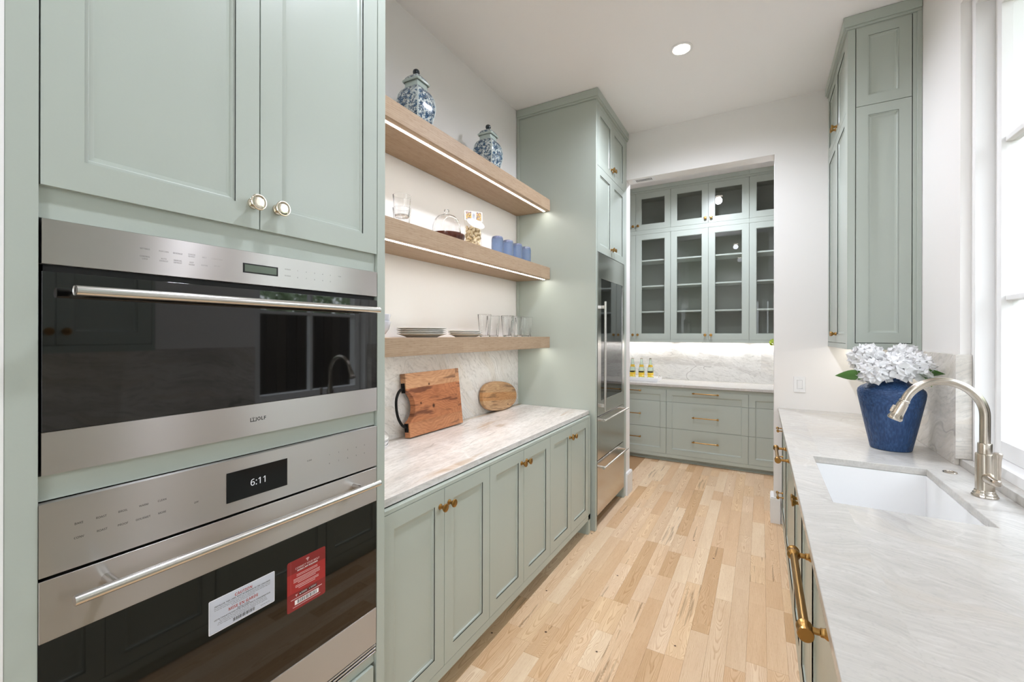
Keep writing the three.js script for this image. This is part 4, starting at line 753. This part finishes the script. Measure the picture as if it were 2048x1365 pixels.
{
  const tex = boardTex(11, [[[206, 170, 130], [166, 122, 84], [116, 84, 58]], [[200, 152, 102], [166, 112, 66], [130, 92, 58]], [[202, 166, 126], [162, 124, 88], [122, 92, 66]]], [[0.7, 0.2, 0.03]], [0.36, 0.62, 1.01]);
  const t = thing('cutting_board', 'oval wooden cutting board leaning beside the refrigerator surround', 'cutting board', [-1.724, CT, -2.81], LEFT);
  const s = new THREE.Shape(), A = 0.245, B = 0.108;
  for (let i = 0; i < 72; i++) { const a = i / 72 * Math.PI * 2, c = Math.cos(a), d = Math.sin(a), k = 0.82, x = A * Math.sign(c) * Math.pow(Math.abs(c), k), y = B * Math.sign(d) * Math.pow(Math.abs(d), k) * (1 - 0.1 * c); i ? s.lineTo(x, y) : s.moveTo(x, y); } s.closePath();
  const g = clean(toCreasedNormals(extrude(s, 0.028, 0.004, 3), 0.6)), p = g.attributes.position, uv = g.attributes.uv; for (let i = 0; i < p.count; i++) uv.setXY(i, 0.5 + p.getX(i) / (2.1 * A), 0.5 + p.getY(i) / (2.1 * B));
  g.rotateZ(-0.09); g.computeBoundingBox(); g.translate(0, -g.boundingBox.min.y + 0.0005, 0); g.rotateX(-0.1).translate(0, 0.0008, 0.0);
  part('board', g, M({ map: tex, roughness: 0.45 }), t);
}
// ------------------------------------------------------------------ pantry counter
{
  const t = thing('tray', 'white rectangular tray with small handles on the pantry counter', 'tray', [-1.355, CT, -5.62]);
  part('base', box(-0.26, 0.26, 0, 0.006, -0.125, 0.125, 0.002), white, t);
  part('rim', [box(-0.26, 0.26, 0.006, 0.045, 0.117, 0.125, 0.002), box(-0.26, 0.26, 0.006, 0.045, -0.125, -0.117, 0.002), box(-0.26, -0.252, 0.006, 0.045, -0.117, 0.117, 0.002), box(0.252, 0.26, 0.006, 0.045, -0.117, 0.117, 0.002)], white, t);
  for (const x of [-0.256, 0.256]) part('handle', tube([[x, 0.043, -0.04], [x, 0.06, -0.035], [x, 0.06, 0.035], [x, 0.043, 0.04]], 0.003, 20, 8), nickel, t);
  const lab = canvasTex(512, 256, (g, W, H) => {
    g.fillStyle = '#f2d24a'; g.fillRect(0, 0, W, H); g.fillStyle = '#20231c'; g.fillRect(0, 0, W, 58); g.fillStyle = '#c9b429'; for (const x of [128, 384]) { g.beginPath(); g.arc(x, 40, 36, 0, 7); g.fill(); g.fillStyle = '#3c5a2a'; g.beginPath(); g.arc(x, 40, 20, 0, 7); g.fill(); g.fillStyle = '#c9b429'; }
    g.fillStyle = '#e9a92e'; g.fillRect(0, 120, W, 26); g.fillStyle = '#f7e9a6'; for (const x of [60, 316]) g.fillRect(x, 160, 136, 60); g.fillStyle = '#cf8f2a'; for (const x of [80, 336]) g.fillRect(x, 180, 90, 10);
  });
  const lm = M({ map: lab, roughness: 0.4 }), ym = M({ color: '#e2b93e', roughness: 0.4 }), bg = lathe([[0, 0.001], [0.031, 0], [0.035, 0.004], [0.036, 0.012], [0.036, 0.125], [0.033, 0.15], [0.024, 0.19], [0.0155, 0.225], [0.0135, 0.25], [0.0145, 0.252], [0.0145, 0.268], [0.0125, 0.27], [0.0105, 0.268], [0.0105, 0.25], [0.0125, 0.226], [0.021, 0.19], [0.03, 0.15], [0.0332, 0.125], [0.0332, 0.014], [0.03, 0.008], [0, 0.007]], 36);
  const bottleGlass = M({ color: '#f2fbf4', transmission: 1, thickness: 0.003, roughness: 0.02, ior: 1.45, attenuationColor: new THREE.Color('#cfeee0'), attenuationDistance: 0.04 });
  ['clear glass bottle with a yellow label on the white tray, nearest the refrigerator', 'clear glass bottle with a yellow label, middle of the three on the tray', 'clear glass bottle with a yellow label on the white tray, nearest the handled tray end'].forEach((l, i) => {
    const b = thing('bottle', l, 'bottle', [-1.427 + i * 0.109, CT + 0.0062, -5.6 - 0.012 * i], -0.3 + i * 0.1, 'labelled bottles on the pantry tray');
    part('glass', bg, bottleGlass, b); part('label', cyl(0.0365, 0.0365, 0.072, 36).translate(0, 0.074, 0), [lm, ym, ym], b);
    part('neck_label', lathe([[0.0302, 0.158], [0.0245, 0.186]], 36).translate(0, 0.004, 0), ym, b); part('cap', lathe([[0.0146, 0.262], [0.0158, 0.264], [0.0155, 0.272], [0.013, 0.275], [0, 0.2755]], 24), nickel, b);
  });
  // green blossom peeking out from behind the end wall
  const v = thing('flower_arrangement', 'green blossom just showing past the end wall of the pantry opening', 'flowers', [0.2, CT, -5.47]);
  part('vase', lathe([[0, 0], [0.06, 0], [0.085, 0.1], [0.07, 0.2], [0.045, 0.26], [0.05, 0.28], [0.043, 0.27], [0.04, 0.25], [0, 0.24]], 32), white, v);
  const gm = M({ color: '#a9bb3e', roughness: 0.6, side: THREE.DoubleSide }), fl = [], pf = new THREE.SphereGeometry(0.011, 8, 6).scale(1, 0.45, 1);
  for (let k = 0; k < 60; k++) { const a = rnd() * 6.283, c = rnd() * 1.7 - 0.7, q = pf.clone(); q.rotateX(rnd() * 3).rotateZ(rnd() * 3).translate(0.042 * Math.cos(a) * Math.sqrt(1 - c * c * 0.9), 0.035 * c, 0.042 * Math.sin(a) * Math.sqrt(1 - c * c * 0.9)); fl.push(q); }
  part('blossom', merge(fl).translate(-0.075, 0.493, 0.0), gm, v);
  part('stem', tube([[0, 0.25, 0], [-0.03, 0.36, 0], [-0.072, 0.48, 0]], 0.004, 16, 8), M({ color: '#5d7a3a', roughness: 0.7 }), v);
}
// ------------------------------------------------------------------ faucet, button, switch
{
  const t = thing('faucet', 'brushed nickel faucet with an arched spout and side lever', 'faucet', [0.695, CT, -2.19]);
  const satin = M({ color: '#c6bdb0', metalness: 1, roughness: 0.24 });
  part('base', lathe([[0, 0], [0.034, 0], [0.0355, 0.003], [0.032, 0.008], [0.032, 0.011], [0.0285, 0.015], [0.027, 0.022], [0.0252, 0.024], [0.0252, 0.149], [0.024, 0.153], [0.0192, 0.154], [0.0192, 0.188], [0.018, 0.191], [0, 0.191]], 56), satin, t);
  const R = 0.112, y0 = 0.286, pts = [[0, 0.19, 0], [0, 0.24, 0], [0, y0, 0]];
  const arc = []; for (let k = 0; k <= 20; k++) { const a = k / 20 * 2.79; arc.push([-R + R * Math.cos(a), y0 + R * 1.07 * Math.sin(a), 0]); }
  part('spout', tube([...pts, ...arc.slice(1)], 0.0145, 100, 32), satin, t);
  const end = arc.at(-1), pre = arc.at(-2), dir = new THREE.Vector3(end[0] - pre[0], end[1] - pre[1], 0).normalize();
  const head = lathe([[0, 0], [0.0152, 0], [0.0168, 0.002], [0.0168, 0.006], [0.0155, 0.008], [0.0155, 0.012], [0.017, 0.013], [0.0176, 0.024], [0.0192, 0.056], [0.0212, 0.068], [0.0235, 0.073], [0.0235, 0.078], [0.0215, 0.081], [0.0195, 0.083], [0, 0.082]], 48);
  head.applyQuaternion(new THREE.Quaternion().setFromUnitVectors(new THREE.Vector3(0, 1, 0), dir)); head.translate(...end);
  const h = part('spray_head', head, satin, t);
  const side = new THREE.Vector3(-dir.y, dir.x, 0).multiplyScalar(side0()); function side0() { return dir.x < 0 ? -1 : 1; }
  const bt = new RoundedBoxGeometry(0.03, 0.012, 0.012, 2, 0.004); bt.applyQuaternion(new THREE.Quaternion().setFromUnitVectors(new THREE.Vector3(1, 0, 0), dir)); bt.translate(end[0] + dir.x * 0.045 - Math.abs(dir.y) * 0.0195, end[1] + dir.y * 0.045 + Math.abs(dir.x) * 0.0195, 0); part('spray_button', bt, nickel, h);
  part('lever', [lathe([[0, -0.016], [0.0175, -0.015], [0.0195, 0], [0.019, 0.018], [0.0155, 0.034], [0.0145, 0.05], [0.0128, 0.06], [0.008, 0.066], [0, 0.067]], 40).rotateX(Math.PI / 2).translate(0.004, 0.07, 0.02), lathe([[0, 0], [0.0078, 0.001], [0.0084, 0.02], [0.0094, 0.072], [0.0122, 0.09], [0.0122, 0.094], [0.009, 0.098], [0, 0.0985]], 28).translate(0.008, 0.076, 0.073)], nickel, t);
  const b = thing('air_switch', 'small round metal button set in the countertop behind the sink', 'button', [0.689, CT, -2.498]);
  part('ring', lathe([[0.014, 0.0005], [0.0225, 0], [0.023, 0.002], [0.021, 0.0045], [0.015, 0.0045], [0.014, 0.002]], 40), nickel, b); part('button', lathe([[0, 0.0035], [0.011, 0.0035], [0.013, 0.002], [0.013, 0.0004]], 32), nickel, b);
  const w = thing('light_switch', 'white rocker light switch on the wall above the sink counter', 'switch', [0.2595, 1.1075, Z_END + 0.0002]);
  const wp = M({ color: '#f0efed', roughness: 0.3 });
  part('plate', extrude(rectHole(rrShape(-0.0385, -0.0605, 0.0385, 0.0605, 0.004), -0.0172, -0.034, 0.0172, 0.034), 0.006, 0.0015, 2), wp, w);
  part('rocker', new RoundedBoxGeometry(0.033, 0.066, 0.006, 2, 0.0015).rotateX(0.03).translate(0, 0, 0.004), wp, w);
  for (const y of [-0.048, 0.048]) part('screw', lathe([[0, 0.0012], [0.0025, 0.001], [0.003, 0]], 16).rotateX(Math.PI / 2).translate(0, y, 0.006), wp, w);
}
// ------------------------------------------------------------------ vase of white hydrangeas
{
  const vx = 0.572, vz = -2.875, bump = dataTex(1024, 1024, (u, v) => 0.6 * fbm(u * 120, v * 110, 2, 4) + 0.4 * vn(u * 70, v * 64, 8), false); bump.repeat.set(1, 1);
  const vt = dataTex(1024, 1024, (u, v) => mixc([34, 60, 98], [62, 92, 132], clamp((fbm(u * 130, v * 120, 3, 14) - 0.3) * 1.6)));
  const g = lathe([[0, 0], [0.078, 0], [0.083, 0.004], [0.092, 0.05], [0.108, 0.13], [0.124, 0.215], [0.133, 0.262], [0.1355, 0.285], [0.132, 0.3], [0.12, 0.313], [0.095, 0.327], [0.075, 0.337], [0.068, 0.345], [0.068, 0.36], [0.071, 0.367], [0.069, 0.369], [0.064, 0.366], [0.062, 0.35], [0.068, 0.335], [0.1, 0.312], [0.118, 0.29], [0.118, 0.262], [0.09, 0.1], [0.07, 0.02], [0, 0.012]], 72);
  solo('vase', 'large dark blue textured vase on the right countertop', 'vase', g, M({ map: vt, roughness: 0.38, bumpMap: bump, bumpScale: 0.004, specularIntensity: 0.8 }), [vx, CT, vz]);
  // one floret: four cupped petals
  const petal = (() => { const P = [], I = [], n = 4, m = 4; for (let j = 0; j <= n; j++) for (let i = 0; i <= m; i++) { const v = j / n, u = i / m * 2 - 1, wd = 0.0148 * Math.pow(Math.sin(Math.PI * (0.08 + 0.84 * v)), 0.7); P.push(u * wd, 0.004 * v + 0.007 * v * v - 0.003 * u * u * v + 0.0025 * v * v * v * Math.cos(u * 3), 0.002 + 0.0205 * v); } for (let j = 0; j < n; j++) for (let i = 0; i < m; i++) { const a = j * (m + 1) + i, b = a + 1, c = a + m + 1, d = c + 1; I.push(a, c, b, b, c, d); } const q = new THREE.BufferGeometry(); q.setAttribute('position', new THREE.Float32BufferAttribute(P, 3)); q.setIndex(I); q.computeVertexNormals(); return clean(q); })();
  const pmat = M({ color: '#f4f3f2', roughness: 0.6, side: THREE.DoubleSide, transmission: 0.22, thickness: 0 }), stemM = M({ color: '#6e8a45', roughness: 0.7 }), leafM = M({ color: '#4f7a34', roughness: 0.45, side: THREE.DoubleSide, transmission: 0.2, thickness: 0 });
  const leafGeo = (L, w) => { const P = [], I = [], n = 8, m = 4; for (let j = 0; j <= n; j++) for (let i = 0; i <= m; i++) { const v = j / n, u = i / m * 2 - 1; P.push(u * w * Math.sin(Math.PI * Math.pow(v, 0.75)) , -0.25 * L * v * v + 0.25 * w * Math.abs(u) * Math.sin(Math.PI * v), L * v); } for (let j = 0; j < n; j++) for (let i = 0; i < m; i++) { const a = j * (m + 1) + i, b = a + 1, c = a + m + 1, d = c + 1; I.push(a, c, b, b, c, d); } const q = new THREE.BufferGeometry(); q.setAttribute('position', new THREE.Float32BufferAttribute(P, 3)); q.setIndex(I); q.computeVertexNormals(); return q; };
  const up = new THREE.Vector3(0, 1, 0), qt = new THREE.Quaternion();
  const headGeo = (r) => { const list = []; const N = 34; for (let k = 0; k < N; k++) { const y = 1 - 1.62 * (k + 0.5) / N, a = k * 2.39996 + rr(-0.2, 0.2), s = Math.sqrt(Math.max(0, 1 - y * y)), d = new THREE.Vector3(s * Math.cos(a), y, s * Math.sin(a)), sp = rnd() * 6, sc = rr(1.15, 1.5); qt.setFromUnitVectors(up, d); for (let i = 0; i < 4; i++) list.push(petal.clone().scale(sc, sc, sc).rotateX(rr(-0.25, 0.2)).rotateY(sp + i * 1.5708).applyQuaternion(qt).translate(d.x * r * rr(0.84, 1.04), d.y * r * 0.86, d.z * r * rr(0.84, 1.04))); } return merge(list); };
  const neck = new THREE.Vector3(vx, CT + 0.36, vz);
  // head centre, radius, leaves as [direction angle, pitch, length, width]
  [['white hydrangea, high at the wall-switch side of the vase', 0.475, 1.372, -2.875, 0.062, []],
    ['white hydrangea drooping over the vase rim toward the light switch', 0.492, 1.305, -2.80, 0.06, [[-1.45, 0.2, 0.135, 0.034, 0.95]]],
    ['white hydrangea in the middle of the bunch, over the vase opening', 0.585, 1.325, -2.80, 0.066, [[2.9, 1.15, 0.14, 0.026, 0]]],
    ['white hydrangea on the window side of the bunch', 0.652, 1.33, -2.83, 0.064, [[0.95, 0.3, 0.085, 0.026, -0.7], [0.35, -0.3, 0.1, 0.034, -0.5]]],
    ['white hydrangea at the back of the bunch below the wall cabinet', 0.632, 1.375, -2.93, 0.06, [[3.0, 0.8, 0.08, 0.02]]]].forEach(([label, x, y, z, r, leaves]) => {
    const t = thing('hydrangea', label, 'flower', [x, y, z], 0, 'white hydrangeas in the blue vase');
    part('petals', headGeo(r), pmat, t);
    const d = neck.clone().sub(t.position);
    part('stem', tube([[0, -0.01, 0], [d.x * 0.5, d.y * 0.5 + (y > 1.33 ? -0.005 : 0.015), d.z * 0.5], [d.x, d.y - 0.02, d.z], [d.x * 0.95, d.y - 0.12, d.z * 0.95]], 0.004, 16, 8), stemM, t);
    for (const [az, pitch, L, w, roll = 0] of leaves) { const o = part('leaf', leafGeo(L, w), leafM, t); o.rotation.order = 'YXZ'; o.rotation.set(-pitch, az, roll); o.position.set(Math.sin(az) * r * 0.55, -0.03, Math.cos(az) * r * 0.55); }
  });
}
// shadows in three.js's own renderer as well
scene.traverse((o) => { if (o.isMesh) o.castShadow = o.receiveShadow = true; });
renderer.render(scene, camera);
